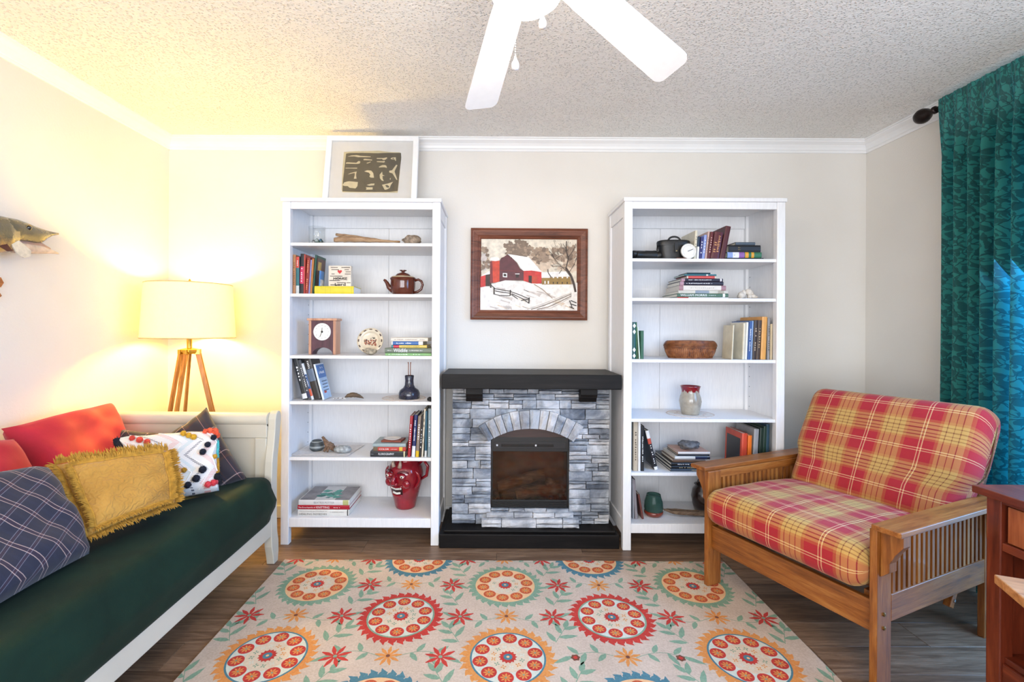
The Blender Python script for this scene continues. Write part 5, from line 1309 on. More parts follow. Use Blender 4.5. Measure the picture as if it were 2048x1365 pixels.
zz_ = z3
for (lab, x0, x1, th, cov, kw) in (('pale green book at the bottom of the third-shelf stack', 771, 863, .0150, '7fae6e', dict(title=[('AMERICAN PAINTING', .28, .42, .011), ('ARTISTS', .70, .18, .009)], ink='e8f0e0')),
    ('grey-green wildlife art book in the third-shelf stack', 770, 863, .0285, '6a7464', dict(title=[('Wildlife', .34, .30, .030), ('in American Art', .67, .28, .010), ('Harris', .10, .08, .008)])),
    ('yellow book with red and teal ends in the third-shelf stack', 783, 854, .0160, 'd8bd5a', dict(bands=((0,.06,'2a7a80'),(.06,.22,'c02840')), title=[('BIRDS OF THE PRAIRIE', .55, .5, .007)], ink='6a5a20')),
    ('white book with blue label in the third-shelf stack', 784, 846, .0210, 'e2e0da', dict(bands=((.03,.86,'2f62a0'),), title=[('WATER BIRDS', .42, .55, .013)])),
    ('off-white book on top of the third-shelf stack', 782, 856, .0200, 'ded6c8', dict(title=[('FIELD GUIDE TO THE WESTERN COUNTRY', .40, .62, .009), ('HOUGHTON', .86, .16, .007)], ink='5a3c34'))):
    lay(lab, Yb+(.0 if th > .02 else .004), x0, x1, zz_, th, cov, D=.18, group=g3, **kw); zz_ += th+.0006
# ---- left bookcase, fourth shelf
z4 = LS[3]; g4 = 'leaning books on the fourth shelf of the left bookcase'; Y4 = LY+.06
for (lab, x0, x1, yt, cov, kw) in (('black book with silver lettering, leftmost of the leaning books', 606, 616, 717, '26282a', dict(bands=((.02,.14,'d8d8d8'),), title='NOCTURNE')), ('dark grey book second among the leaning books', 616.3, 623, 720, '4a4c50', dict(title='SILVER SCREEN', bands=((.05,.2,'2a3050'),))),
    ('white and blue striped spine among the leaning books', 623.3, 628.5, 727, 'd4d8de', dict(bands=((.3,.7,'2a4a7a'),(.1,.3,'c85a3a')), title=[('HOLIDAY', .5, .3, None)])), ('black and brown book leaning left of the blue one', 628.8, 643, 719, '2a2624', dict(bands=((.45,.75,'5a6a80'),), title=[('TOWNS', .85, .2, None)]))):
    stand(lab, z4, Y4, x0, x1, yt, 799, cov, dx=-21.5, group=g4, D=.13, **kw)
cb_ = stand('blue and white paperback, front cover showing, rightmost leaning book', z4, Y4-.005, 645, 649, 728, 799, 'dfe4ea', dx=-19, group=g4, D=.125)
Tq = 4*(Y4-.005)/F*.96; hq = .205
MB().box(Tq, Tq+.0004, .002, .123, .002, hq).build('front_cover', plain('a8c4e0', .35, .12, 12), cb_); MB().box(Tq+.0004, Tq+.0008, .002, .123, hq*.62, hq).build('front_cover_top', plain('2f70b4', .35, .1, 12), cb_)
Mc = lambda y_, z_: Matrix.Translation((Tq+.0012, y_, z_)) @ Matrix(((0,0,1,0),(1,0,0,0),(0,1,0,0),(0,0,0,1)))
scribble('cover_lettering', 5, .030, .085, plain('f0f4f8', .5), cb_, Mc(.065, hq*.78), 4); scribble('cover_lettering', 3, .020, .045, plain('f0f4f8', .5), cb_, Mc(.075, hq*.91), 5)
for i in range(4): MB().box(Tq+.0004, Tq+.0008, .03, .11, hq*(.50-.09*i), hq*(.50-.09*i)+.006).build('cover_line', plain('5a6a80', .5), cb_)
MB().box(Tq+.0004, Tq+.0009, .03, .065, hq*.17, hq*.17+.012).build('cover_line', plain('c0392f', .5), cb_)
# carved bird and feather
ob = driftwood('carved_bird', 'small brown carved wooden bird lying on the fourth left shelf', [at(690,795,LY+.07), at(697,791.5,LY+.07), at(708,790,LY+.075), at(719,793,LY+.08), at(727.5,797,LY+.08)], [.003,.012,.0155,.010,.002], tuple(at(707, 800, LY+.07)), ('3a2e22', '5c4a38', '7a6650'), sx=.9); ob['category'] = 'figurine'
m = MB(); pts = [Vector((i/10*.075, .004*math.sin(i), .004+.006*math.sin(i*.3))) for i in range(11)]
for i in range(10):
    w0, w1 = .012*math.sin(PI*(i+.3)/11), .012*math.sin(PI*(i+1.3)/11); a, b = pts[i], pts[i+1]
    m.add([a+Vector((0,-w0,-.002)), b+Vector((0,-w1,-.002)), b+Vector((0,0,.001)), a+Vector((0,0,.001)), b+Vector((0,w1,-.002)), a+Vector((0,w0,-.002))], [(0,1,2,3),(3,2,4,5)], i % 3 == 1)
t = place('feather', 'white feather with dark bars beside the carved bird', 'feather', 666, 799, LY+.065, z4+.003); m.build('vane', [plain('dcdad6', .8), plain('6a5048', .8)], t, solid=.0006); MB().tube([p+Vector((0,0,.001)) for p in pts], .0008, 6).build('quill', plain('e8e4da', .5), t)
def doily(label, px, py, Y, z, rx, ry, col='e6e1da'):
    k = Y/F; m = MB(); n = 72; poly = []
    for i in range(n): a = 2*PI*i/n; r = 1+.03*math.cos(18*a); poly.append((rx*k*r*math.cos(a), ry*r*math.sin(a)))
    m.prism(poly, .0004, .002); t = place('doily', label, 'doily', px, py, Y, z); m.build('cloth', plain(col, .9, .06, 80, bump=.5, bscale=200), t)
    MB().tube([(rx*k*.97*math.cos(2*PI*i/60), ry*.97*math.sin(2*PI*i/60), .002) for i in range(61)], .0014, 6).build('edging', plain('c8a898', .9), t)
    MB().tube([(rx*k*.6*math.cos(2*PI*i/60)*(1+.15*math.cos(6*2*PI*i/60)), ry*.6*math.sin(2*PI*i/60)*(1+.15*math.cos(6*2*PI*i/60)), .002) for i in range(61)], .0009, 6).build('embroidery', plain('b89a90', .9), t)
    return t
doily('round lace doily under the blue bottle on the fourth left shelf', 808, 800, LY+.155, z4, 43, .13)
bY = LY+.13; k = bY/F; bo = place('bottle_vase', 'dark blue ceramic bottle vase holding thin copper sticks', 'vase', 818.5, 800, bY, z4+.0026)
MB().lathe([(0,0),(20*k,0),(21*k,2*k),(21*k,11*k),(18.5*k,17*k),(12*k,21.5*k),(9*k,27*k),(8.4*k,36*k),(9.2*k,45*k),(8.6*k,46*k),(7.4*k,45*k),(7*k,36*k),(7*k,20*k),(0,18*k)], 40, cap=False).build('vase_body', plain('23263a', .22, .35, 30, coat=.5), bo, smooth=True, angle=.9)
for sx_q in (-1, 1): MB().tube([(sx_q*2*k, 0, 20*k), (sx_q*2*k, 0, 68*k), (sx_q*2.6*k, 0, 72.5*k)], [.0022, .0022, .003], 8).build('stick', plain('9a5a3a', .35, .1, metallic=.5), bo, smooth=True)
rock('stone', 'small black pebble at the right edge of the fourth left shelf', 859.5, 805, LY+.035, z4, 5.5, 6, 4.2, '18181a', 2, jit=.2, rough=.4)
# ---- left bookcase, fifth shelf
z5 = LS[4]
t = thing('placemat', 'pale printed cloth under the stones on the fifth left shelf', 'cloth', (pxX(650, 905, LY+.14), LY+.14, z5))
m = MB(); k = (LY+.14)/F
def plf(u, v): return ((-66+132*u+10*v)*k*.85, -.105+.26*v, .0032+.0010*noise.noise(Vector((u*9, v*7, 0))))
m.grid(plf, 26, 14); m.build('cloth', plain('e2dedc', .9, .08, 50, bump=.4, bscale=150), t, solid=.001)
pt1 = place('lidded_pot', 'small round grey striped stone pot on the fifth left shelf', 'pot', 634, 902, LY+.15, z5+.0035); k = (LY+.15)/F; M_G = plain('4a5052', .45, .2, 60)
MB().lathe([(0,0),(9*k,0),(13.5*k,4*k),(14*k,7*k)], 32).build('pot_base', M_G, pt1, smooth=True); MB().lathe([(14*k,7*k),(14.2*k,8*k),(14*k,10.5*k)], 32, cap=False).build('stripe', plain('9aa0a0', .4), pt1, smooth=True)
MB().lathe([(14*k,10.5*k),(13*k,15.5*k),(11*k,18.5*k)], 32, cap=False).build('pot_upper', M_G, pt1, smooth=True); MB().lathe([(11.2*k,18.3*k),(10.3*k,19.6*k)], 32, cap=False).build('stripe', plain('a8aeae', .4), pt1, smooth=True); MB().lathe([(10.3*k,19.6*k),(8*k,21.3*k),(0,22*k)], 32).build('lid', M_G, pt1, smooth=True)
gA = lambda x, y, dy=0.: at(x, y, LY+.11+dy)
driftwood('driftwood_knot', 'gnarled brown driftwood knot between two stones on the fifth left shelf', [gA(668,896,.04), gA(662,893,.02), gA(655,889), gA(649,880), gA(645,874)], [.010,.022,.018,.010,.007], tuple(gA(656, 907)), ('4a3626', '7a5e48', '9a7e66'),
    [([gA(656,891), gA(651,898), gA(648,904,-.01)], [.014,.009,.006]), ([gA(660,894), gA(668,899,.02), gA(674,893,.03)], [.016,.012,.004]), ([gA(657,896), gA(655,904,-.02)], [.010,.007])])
rock('stone', 'smooth pale grey oval pebble on the fifth left shelf', 686, 908, LY+.10, z5+.003, 18.5, 11, 7.6, 'a8acac', 4, jit=.12, rough=.5)
g5 = 'books stacked flat on the fifth shelf of the left bookcase'; zz_ = z5; Yb = LY+.03
for (lab, x0, x1, th, cov, kw) in (('black book of flower lore at the bottom of the fifth-shelf stack', 742, 813, .0320, '26272a', dict(title=[('FLORIOGRAPHY', .45, .44, .017), ('dorling', .06, .06, .006)], bands=((.94,.975,'d8cfa0'),))),
    ('red and brown book in the middle of the fifth-shelf stack', 748, 813, .0235, 'b83a2e', dict(bands=((0,.14,'6a5a44'),(.80,.90,'d8b23a')), title=[('COLOR', .33, .30, .013), ('theory & practice', .64, .2, .006)])), ('pale blue-grey book on top of the fifth-shelf stack', 747, 813, .0190, '98a8a8', {})):
    lay(lab, Yb, x0, x1, zz_, th, cov, D=.17, group=g5, **kw); zz_ += th+.0006
t = place('trinket_dish', 'small square red-brown dish with white inside on the book stack', 'dish', 785, 885, LY+.10, zz_+.0005); k = (LY+.10)/F
MB().prism([(-20*k,-.04),(20*k,-.05),(24*k,.04),(-16*k,.05)], 0, .011).build('tray', wood('5a2418', '7e3a28', '984e38', 'X', 14, .4), t, bevel=.003); MB().lathe([(0,.0118),(14*k,.0118),(17*k,.017),(17.6*k,.0165),(14*k,.011),(0,.011)], 32, sy=.8).build('bowl', plain('ece6de', .25, .03), t, smooth=True)
g6 = 'upright books at the right of the fifth left shelf'; Y6 = LY+.03
for (lab, x0, x1, yt, cov, kw) in (('red book, leftmost of the uprights on the fifth left shelf', 815, 821, 834, 'a02028', dict(title='GARDEN YEAR')), ('navy blue book with white foot beside the red one', 823, 830, 832, '1f2a5a', dict(bands=((0,.26,'dcdde0'),), title=[('THE WINTER SEA', .62, .5, None)])),
    ('taupe book with yellow foot among the uprights', 831, 837.5, 834.5, '8a7868', dict(bands=((0,.15,'d8b01e'),), title=[('PRAIRIE', .6, .4, None)], D=.2)), ('black book among the uprights on the fifth left shelf', 837.8, 842.5, 834, '1e1c1c', dict(title='DARK WOODS')),
    ('tall cream book among the uprights on the fifth left shelf', 842.8, 846.2, 820, 'd8ceb8', dict(title='ATLAS', ink='4a3a2a', D=.2)), ('dark teal book right of the tall cream one', 849, 853.5, 824, '2a5a70', dict(bands=((0,.14,'d0d4d4'),))), ('blue-grey book at the right end of the fifth left shelf', 855, 862, 819, '8a9aa2', dict(title='COAST TO COAST'))):
    stand(lab, z5, Y6, x0, x1, yt, 916, cov, dx=5 if x0 < 848 else 1, group=g6, **kw)
# ---- left bookcase, bottom shelf
gb = 'large books stacked on the bottom shelf of the left bookcase'; Yb = LY+.04; zz_ = LB
for (lab, x0, x1, th, cov, kw) in (('white book of remedies at the bottom of the big stack', 598, 700, .0350, 'dcdad4', dict(title=[('HEALING REMEDIES', .30, .54, .014, '3a3a3e', -.24), ('THE ILLUSTRATED ENCYCLOPEDIA OF', .30, .54, .007, '6a6a6e', .22), ('C. NORMAN SHEALY', .77, .28, .008, '4a4a4e', .12)], ink='3a3a3e', bands=((.965,.985,'2a2a2e'),))),
    ('red knitting book in the middle of the big stack', 597.5, 701, .0245, 'a8192c', dict(title=[('KNITTING', .49, .25, .017), ('The Encyclopedia of', .18, .33, .010), ('STOREY', .76, .13, .009)])),
    ('white book with turquoise cover picture on top of the big stack', 599.5, 701, .0290, 'dcdad8', dict(title=[('BEATRIX POTTER', .50, .40, .017, '8a8a90')], ink='8a8a90', bands=((.87,.98,'b8b878'),)))):
    tb = lay(lab, Yb, x0, x1, zz_, th, cov, D=.24, group=gb, **kw); zz_ += th+.0006
hB = (701-599.5)*Yb/F; m = MB(); q = random.Random(6)     # cover picture on the upper board (local +X face)
tX = .0290
def cz(poly, mi, dz): m.add([(tX+dz, b, hB-a) for a, b in reversed(poly)], [tuple(range(len(poly)))], mi)
cz([(.004,.004),(hB*.30,.004),(hB*.30,.235),(.004,.235)], 0, .0003); cz([(hB*.70,.004),(hB-.004,.004),(hB-.004,.235),(hB*.70,.235)], 0, .0003)
for i in range(26):
    x_, y_ = hB*q.uniform(.36, .72), q.uniform(.03, .16); r_ = q.uniform(.008, .022); cz([(x_+r_*1.3*math.cos(t_)*q.uniform(.6, 1.3), y_+r_*math.sin(t_)*q.uniform(.6, 1.3)) for t_ in [2*PI*j/9 for j in range(9)]], 1 if i % 3 else 2, .0005+i*.00002)
m.build('cover_picture', [plain('8f8a8c', .4, .25, 18), plain('4fa898', .4, .15), plain('2f7a70', .4, .15)], tb)
# ---- red face jug
jY = LY+.19; k = jY/F; jg = place('face_jug', 'glossy red face jug with white teeth and horns on the bottom left shelf', 'jug', 811, 1027, jY, LB+.0005, -.42); M_JR = plain('8e0f22', .12, .18, 18, coat=.8)
MB().lathe([(0,0),(19.5*k,0),(20.5*k,3*k),(24*k,18*k),(30*k,38*k),(35*k,58*k),(36*k,70*k),(33*k,82*k),(27*k,90*k),(23*k,94*k),(23*k,97*k),(28*k,102*k),(29*k,104*k),(27*k,105*k),(21*k,97*k),(20*k,93*k),(0,88*k)], 48, cap=False).build('jug_body', M_JR, jg, smooth=True)
def jp(a, z_, off=0.):     # point on the jug skin: a = angle from the face direction, z in px units
    prof = [(0,20),(18,24),(38,30),(58,35),(70,36),(82,33),(90,27),(104,28)]
    for (z0_, r0_), (z1_, r1_) in zip(prof[:-1], prof[1:]):
        if z0_ <= z_ <= z1_: r_ = r0_+(r1_-r0_)*(z_-z0_)/(z1_-z0_); break
    return Vector((math.sin(a)*(r_+off)*k, -math.cos(a)*(r_+off)*k, z_*k))
for sg in (-1, 1):
    MB().ball(jp(sg*.42, 70, -.5), 8.2*k, 18, 12, sc=(1, .7, .8)).build('eye_socket', M_JR, jg, smooth=True)
    MB().ball(jp(sg*.42, 70.5, 4.2), 3.6*k, 14, 10, sc=(1.25, .6, .75)).build('eye_white', plain('efe6d8', .15, .03, coat=.6), jg, smooth=True)
    MB().ball(jp(sg*.42, 70.5, 6.4), 1.4*k, 10, 8).build('pupil', plain('0c0a0a', .1), jg, smooth=True)
    MB().tube([jp(sg*(.16+.10*i), 76+3.4*math.sin(PI*i/6), 2.5) for i in range(7)], [1.2*k]+[2*k]*5+[1.2*k], 10).build('brow', plain('5a0a16', .15, .1, coat=.6), jg, smooth=True)
    MB().tube([jp(sg*.22, 86, 1), jp(sg*.27, 93, 5), jp(sg*.26, 100.5, 3)], [4.2*k, 3.2*k, 1.2*k], 12).build('horn', plain('b8a090', .25, .12, 40, coat=.5), jg, smooth=True)
    MB().ball(jp(sg*.62, 55, -1.), 9*k, 16, 12, sc=(1, .7, 1)).build('cheek', M_JR, jg, smooth=True)
    MB().tube([jp(sg*(1.15+.16*math.sin(PI*i/8)), 80-36*i/8, 1+4*math.sin(PI*i/8)) for i in range(9)], [1.5*k]+[2.6*k]*7+[1.5*k], 10).build('ear', M_JR, jg, smooth=True)
MB().tube([jp(0, 74, 1), jp(0, 66, 4), jp(0, 58, 8), jp(0, 55, 6)], [2.6*k, 3.4*k, 4.6*k, 3*k], 14).build('nose', M_JR, jg, smooth=True)
for sg in (-1, 1): MB().ball(jp(sg*.11, 55.5, 5), 3.4*k, 12, 8).build('nostril', M_JR, jg, smooth=True)
MB().tube([jp(-.42+.105*i, 48.5-5*math.cos((i-4)*.32)+4.6, 1.6) for i in range(9)], [1*k]+[1.7*k]*7+[1*k], 10).build('upper_lip', M_JR, jg, smooth=True)
MB().tube([jp(-.40+.10*i, 33-3.5*math.cos((i-4)*.35), 1.4) for i in range(9)], [1*k]+[1.8*k]*7+[1*k], 10).build('lower_lip', M_JR, jg, smooth=True)
MB().grid(lambda a, b: jp(-.42+.84*a, 33+13*b, .25), 14, 6).build('mouth', plain('2a0409', .3), jg, smooth=True)
for rowq, zc, n_ in ((0, 44.5, 7), (1, 35, 6)):
    for i in range(n_):
        a = (i-(n_-1)/2)*(.105 if rowq == 0 else .095); MB().ball(jp(a, zc-(abs(i-(n_-1)/2)*(-.5 if rowq == 0 else -.6)), 1.2), 1.9*k, 8, 6, sc=(.8, .6, 1.25)).build('tooth', plain('f2eee6', .15, .02, coat=.5), jg, smooth=True)
MB().tube([jp(1.75, 88, 0), jp(1.7, 96, 12), jp(1.7, 84, 17), jp(1.7, 66, 10), jp(1.7, 58, -1)], 3*k, 12).build('handle', M_JR, jg, smooth=True)
# ================================================================== right bookcase
q1 = RS[0]; M_BLKL = plain('1b1a19', .4, .2, 60, bump=.4, bscale=300)
# binoculars
nY = RY+.11; k = nY/F; bi = place('binoculars', 'black binoculars lying on the top shelf of the right bookcase', 'binoculars', 1282, 515, nY, q1+.0005, .25)
for sg, y_ in ((-1, -.028), (1, .030)):
    MB().lathe([(0,-.060),(.019,-.060),(.021,-.052),(.019,-.045),(.022,-.01),(.026,.0),(.027,.045),(.029,.055),(.029,.062),(.026,.062),(.025,.055),(0,.053)], 24, M=Matrix.Translation((.010, y_, .0295)) @ Matrix.Rotation(PI/2, 4, 'Y')).build('barrel', M_BLKL, bi, smooth=True, angle=.7)
    MB().lathe([(0,-.020),(.017,-.020),(.019,-.012),(.016,0),(0,0)], 20, M=Matrix.Translation((-.052, y_, .034)) @ Matrix.Rotation(PI/2, 4, 'Y')).build('eyepiece', M_BLKL, bi, smooth=True, angle=.7)
MB().box(-.040, .020, -.022, .024, .040, .055).build('bridge', M_BLKL, bi, bevel=.004); MB().tube([(-.045,.001,.05),(.03,.001,.052)], .008, 14).build('focus_wheel', M_BLKL, bi, smooth=True)
lc = place('lens_cap', 'small round black lens cap beside the binocular case', 'lens cap', 1316, 515, RY+.10, q1+.0005); MB().lathe([(0,-.018),(.020,-.018),(.022,-.014),(.022,.012),(.018,.016),(0,.016)], 24, M=Matrix.Translation((0,0,.0285)) @ Matrix.Rotation(1.2, 4, 'Y')).build('cap', M_BLKL, lc, smooth=True, angle=.7)
# leather case
cY = RY+.10; k = cY/F; cs = place('binocular_case', 'black leather binocular case with a strap handle on the top right shelf', 'case', 1346.3, 515, cY, q1+.0005)
def oval(rx, ry, n=36): return [(rx*math.copysign(abs(math.cos(2*PI*i/n))**.75, math.cos(2*PI*i/n)), ry*math.copysign(abs(math.sin(2*PI*i/n))**.75, math.sin(2*PI*i/n))) for i in range(n)]
def oloft(secs, mat, nm, par, sm=True):
    m = MB(); n = 36; vs = []
    for rx, ry, z_ in secs: vs += [(x, y, z_) for x, y in oval(rx, ry)]
    fs = [(i*n+j, i*n+(j+1)%n, (i+1)*n+(j+1)%n, (i+1)*n+j) for i in range(len(secs)-1) for j in range(n)]+[tuple(reversed(range(n))), tuple(range((len(secs)-1)*n, len(secs)*n))]
    m.add(vs, fs); return m.build(nm, mat, par, smooth=sm, angle=.7)
oloft([(25*k,.036,0),(26*k,.038,2*k),(28*k,.041,16*k),(29.5*k,.043,30*k)], M_BLKL, 'case_body', cs); oloft([(32*k,.046,29*k),(32.5*k,.047,36*k),(31.5*k,.045,38.5*k),(29*k,.042,39.5*k)], M_BLKL, 'case_lid', cs)
MB().tube([(12*k*math.cos(PI*i/12)+2*k, 0, 39.5*k+8.5*k*math.sin(PI*i/12)) for i in range(13)], .0055, 8, sx=.35).build('handle', M_BLKL, cs, smooth=True)
MB().box(-.010, .010, -.050, -.044, 14*k, 34*k).build('strap', M_BLKL, cs, bevel=.001); MB().lathe([(0,0),(.004,0),(.004,.003),(0,.004)], 10, M=Matrix.Translation((0,-.050,17*k)) @ Matrix.Rotation(PI/2, 4, 'X')).build('snap', plain('8a7a5a', .3, metallic=.8), cs)
MB().tube([(-29*k,.0,4*k),(-31.5*k,-.005,12*k),(-32*k,0,22*k),(-31*k,0,31*k)], .005, 8, sx=.5).build('side_strap', M_BLKL, cs, smooth=True)
# gauge
gY = RY+.033; k = gY/F; ga = place('gauge', 'round white dial gauge with black pointer on a wood base', 'gauge', 1377, 515, gY, q1+.0005); Mg = Matrix.Translation((0, 0, 15.9*k)) @ Matrix.Rotation(PI/2-.12, 4, 'X')
MB().lathe([(0,-.012),(13*k,-.012),(15.2*k,-.006),(15.2*k,.004),(14.2*k,.006),(13.8*k,.003),(0,.003)], 40, M=Mg).build('dial', plain('e4e2dc', .3, .04), ga, smooth=True, angle=.5)
MB().box(-.0014, .0014, -.006, 9.5*k, .0035, .005, 0, Mg @ Matrix.Rotation(-1.15, 4, 'Z')).build('pointer', M_INK, ga); m = MB()
for i in range(25): a = -2.3+4.6*i/24; m.box(-.0004, .0004, 10.5*k, 12.2*k, .0034, .004, 0, Mg @ Matrix.Rotation(a, 4, 'Z'))
m.build('scale_marks', plain('6a6a6a', .6), ga); MB().box(-24*k, -2*k, -.002, .014, 0, 2.8*k).build('wood_base', wood('3a1f14', '5c3524', '744a34', 'X', 12, .4), ga, bevel=.002); MB().lathe([(0,0),(5*k,0),(4*k,2*k),(0,2.2*k)], 16).build('foot', plain('d8d6d0', .3), ga)
# books top shelf
gt = 'upright books on the top shelf of the right bookcase'; Y1 = RY+.04
for (lab, x0, x1, yt, cov, dx, kw) in (('cream hardback, leftmost upright on the top right shelf', 1387.2, 1392.4, 458, 'd4cdb8', 3, dict(D=.2, title='PRAYERS', ink='6a5a40')), ('black and white book beside the cream hardback', 1393, 1397.6, 470, '2a3a50', 2.5, dict(bands=((0,.55,'e4e4e6'),))),
    ('deep purple-blue book on the top right shelf', 1398, 1403, 471, '34346e', 4, dict(title='HYMNS')), ('periwinkle blue book on the top right shelf', 1403.3, 1409, 467, '8a9ad0', 5, dict(title='GRACE', ink='dfe4f4')), ('tall pink-beige book on the top right shelf', 1409.4, 1413.2, 460, 'c9a89e', 6.5, dict(D=.2, title='DEVOTIONS', ink='7a4a40')),
    ('dark red book with pale stripe on the top right shelf', 1413.5, 1420.3, 461, '5a1a1e', 7.5, dict(title='COOKERY', ink='d8b8a8')), ('maroon book with gold script on the top right shelf', 1420.8, 1438, 462, '54161a', 8.5, dict(title=[('The Living', .55, .62, .024, 'c8905a', .16), ('Bible', .40, .42, .024, 'c8905a', -.2)], ink='c8905a')), ('largest maroon book, rightmost upright on the top right shelf', 1438.6, 1449, 450, '4e181c', 13, dict(D=.25))):
    stand(lab, q1, Y1, x0, x1, yt, 515.5, cov, dx=dx, group=gt, **kw)
gs_ = 'books stacked flat on the top shelf of the right bookcase'; zz_ = q1; Yb = RY+.04
for (lab, x0, x1, th, cov, kw) in (('thin black book at the bottom of the top right stack', 1452.5, 1526, .0095, '141414', dict(D=.18)), ('green, orange and purple patterned book in the top right stack', 1453.5, 1522, .0315, '2f6a48', dict(bands=((0,.16,'8aa0d0'),(.16,.34,'e4e4ea'),(.34,.5,'8a5aa0'),(.52,.62,'d89a2a'),(.70,.78,'d89a2a')), title=[('the', .25, .10, .014)], ink='3a4a9a', D=.16)),
    ('thick black leather book in the top right stack', 1456, 1520, .0395, '17171a', dict(title=[('HOLY', .33, .07, .010, 'a8874a', .15), ('BIBLE', .33, .07, .010, 'a8874a', -.15)], ink='a8874a', D=.15)), ('small slate blue book on top of the top right stack', 1470, 1509, .0165, '4a5560', dict(D=.12))):
    lay(lab, Yb, x0, x1, zz_, th, cov, group=gs_, **kw); zz_ += th+.0006
# second shelf stack
q2 = RS[1]; gk = 'books stacked flat on the second shelf of the right bookcase'; zz_ = q2; Yb = RY+.04
for (lab, x0, x1, th, cov, kw) in (('thin red and white book at the bottom of the second right stack', 1354, 1456, .0075, 'd8d0cc', dict(bands=((0,.22,'b8443a'),), D=.24)), ('green book on a textile designer in the second right stack', 1354, 1456, .0195, '4a6a56', dict(title=[('WILLIAM MORRIS', .32, .52, .017), ('decor & design', .68, .15, .008)], bands=((.89,.935,'e8e6e0'),), D=.24)),
    ('pale mottled book above the green one', 1356, 1455, .0170, 'c8c4b8', dict(bands=((.34,.62,'8a94a0'),(.8,.92,'a8a090')), D=.22)), ('cream book with patterned spine ends in the second right stack', 1357.5, 1451, .0275, 'dcd4ca', dict(bands=((0,.09,'a07a80'),(.90,1,'a07a80')), title=[('HANDMADE HOUSE', .5, .6, .011)], ink='b8b0a4', D=.22, page='d8d0c4')),
    ('dark navy book with pink spine end, lower of the pair', 1359, 1446, .0225, '241f30', dict(bands=((0,.09,'b08a96'),), title=[('Stitch Craft Sourcebook', .45, .6, .010)], D=.2)), ('dark navy book with pink spine end, upper of the pair', 1361.5, 1445, .0160, '241f30', dict(bands=((0,.09,'b08a96'),(.93,.97,'e4e0e4')), title=[('Modern Quilt Patterns', .45, .55, .009)], D=.2)),
    ('coral red book in the second right stack', 1372.5, 1432, .0165, 'd2504a', dict(bands=((0,.05,'d8c8b8'),(.94,1,'d8c8b8')), D=.16)), ('teal blue book in the second right stack', 1368, 1432, .0095, '35707a', dict(bands=((.68,.74,'dfe6e6'),), D=.16)), ('thin dark teal book on top of the second right stack', 1374, 1420, .0085, '1f3a44', dict(D=.13))):
    lay(lab, Yb+(.0 if x1 > 1440 else .02), x0, x1, zz_, th, cov, group=gk, **kw); zz_ += th+.0006
sk = place('bone_figure', 'small white knobbly bone ornament on the second right shelf', 'ornament', 1494, 595, RY+.13, q2+.0005); k = (RY+.13)/F; m = MB()
for (x_, y_, z_, r_, s_) in ((-11, 0, 8, 7.5, 1), (-6, 2, 13, 5.5, 2), (3, 0, 14, 6.5, 3), (8, 1, 11, 6, 4), (10, -3, 6.2, 5, 5), (3, -4, 5.6, 4.5, 6), (16, -2, 4.6, 3.6, 7), (-13, -1, 4.6, 3.6, 8)): m.ball((x_*k, y_*k, z_*k), r_*k, 14, 10, jit=.35, seed=s_)
zm_ = min(v_[2] for v_ in m.v); m.v = [(a, b, c-zm_) for a, b, c in m.v]
m.build('bone', plain('ddd4c8', .6, .12, 40, bump=.4, bscale=60), sk, smooth=True)
# third shelf
q3 = RS[2]; g7 = 'green books at the left of the third right shelf'; Y3 = RY+.045
b_ = stand('green book with white diamond pattern on the third right shelf', q3, Y3, 1259, 1271.5, 645, 718.5, '1f4f48', group=g7); k = Y3/F; m = MB()
for i in range(6):
    zc = (6+i*12)*k; w_ = 3.2*k
    if i in (2, 3): continue
    MB().add([(9*k, -.0036, zc-5*k), (9*k+w_, -.0036, zc), (9*k, -.0036, zc+5*k), (9*k-w_, -.0036, zc)], [(0,1,2,3)]).build('diamond', plain('e4e6e0', .5), b_)
stand('slim dark green book beside the diamond-patterned one', q3, Y3, 1272, 1275, 645, 718.5, '2a5a34', dx=-1.5, group=g7); stand('very thin pale green booklet between green books', q3, Y3, 1278, 1280.5, 655, 718.5, 'c8d8c4', dx=-4, group=g7); stand('short plain green book, rightmost of the green group', q3, Y3, 1280.9, 1287.4, 662, 718.5, '2f5e48', group=g7, D=.14)
# wicker basket
wY = RY+.17; k = wY/F; bs = place('basket', 'low oval woven brown wicker basket with lid on the third right shelf', 'basket', 1380, 719, wY, q3+.0005)
nt = newmat('wicker', .45); v = nt.coords(); n = nt.noise(v, 40, 4, .6); nt.link(nt.ramp(n, [(.3, '5a2e16'), (.5, '8a5028'), (.7, 'a86c3e')]), nt.b.inputs['Base Color']); nt.b.inputs['Coat Weight'].default_value = .3; M_WK = nt.m
def ring_path(rx, ry, z_, n=72, wob=0., ph0=0.): return [((rx+wob*math.cos(n/2*2*PI*i/n+ph0))*math.cos(2*PI*i/n), (ry+wob*math.cos(n/2*2*PI*i/n+ph0))*math.sin(2*PI*i/n), z_) for i in range(n+1)]
m = MB()
m.lathe([(0,0),(41*k,0),(42*k,1*k),(49*k,16*k),(49.5*k,21*k)], 60, sy=.62); ob = m.build('basket_wall', M_WK, bs, smooth=True, angle=.7); m = MB()
for i in range(76):
    a = 2*PI*i/76; m.tube([(r_*k*math.cos(a), r_*k*.62*math.sin(a), z_*k) for r_, z_ in ((42.3, .6), (45.5, 6), (48.5, 13), (49.8, 19))], .0019, 6)
m.build('stake_weave', M_WK, bs, smooth=True); m = MB()
for z_ in (.8, 20, 22): m.tube(ring_path((42.5 if z_ < 5 else 51)*k, (42.5 if z_ < 5 else 51)*k*.62, z_*k), .0026, 6)
m.build('rim', M_WK, bs, smooth=True); m = MB()
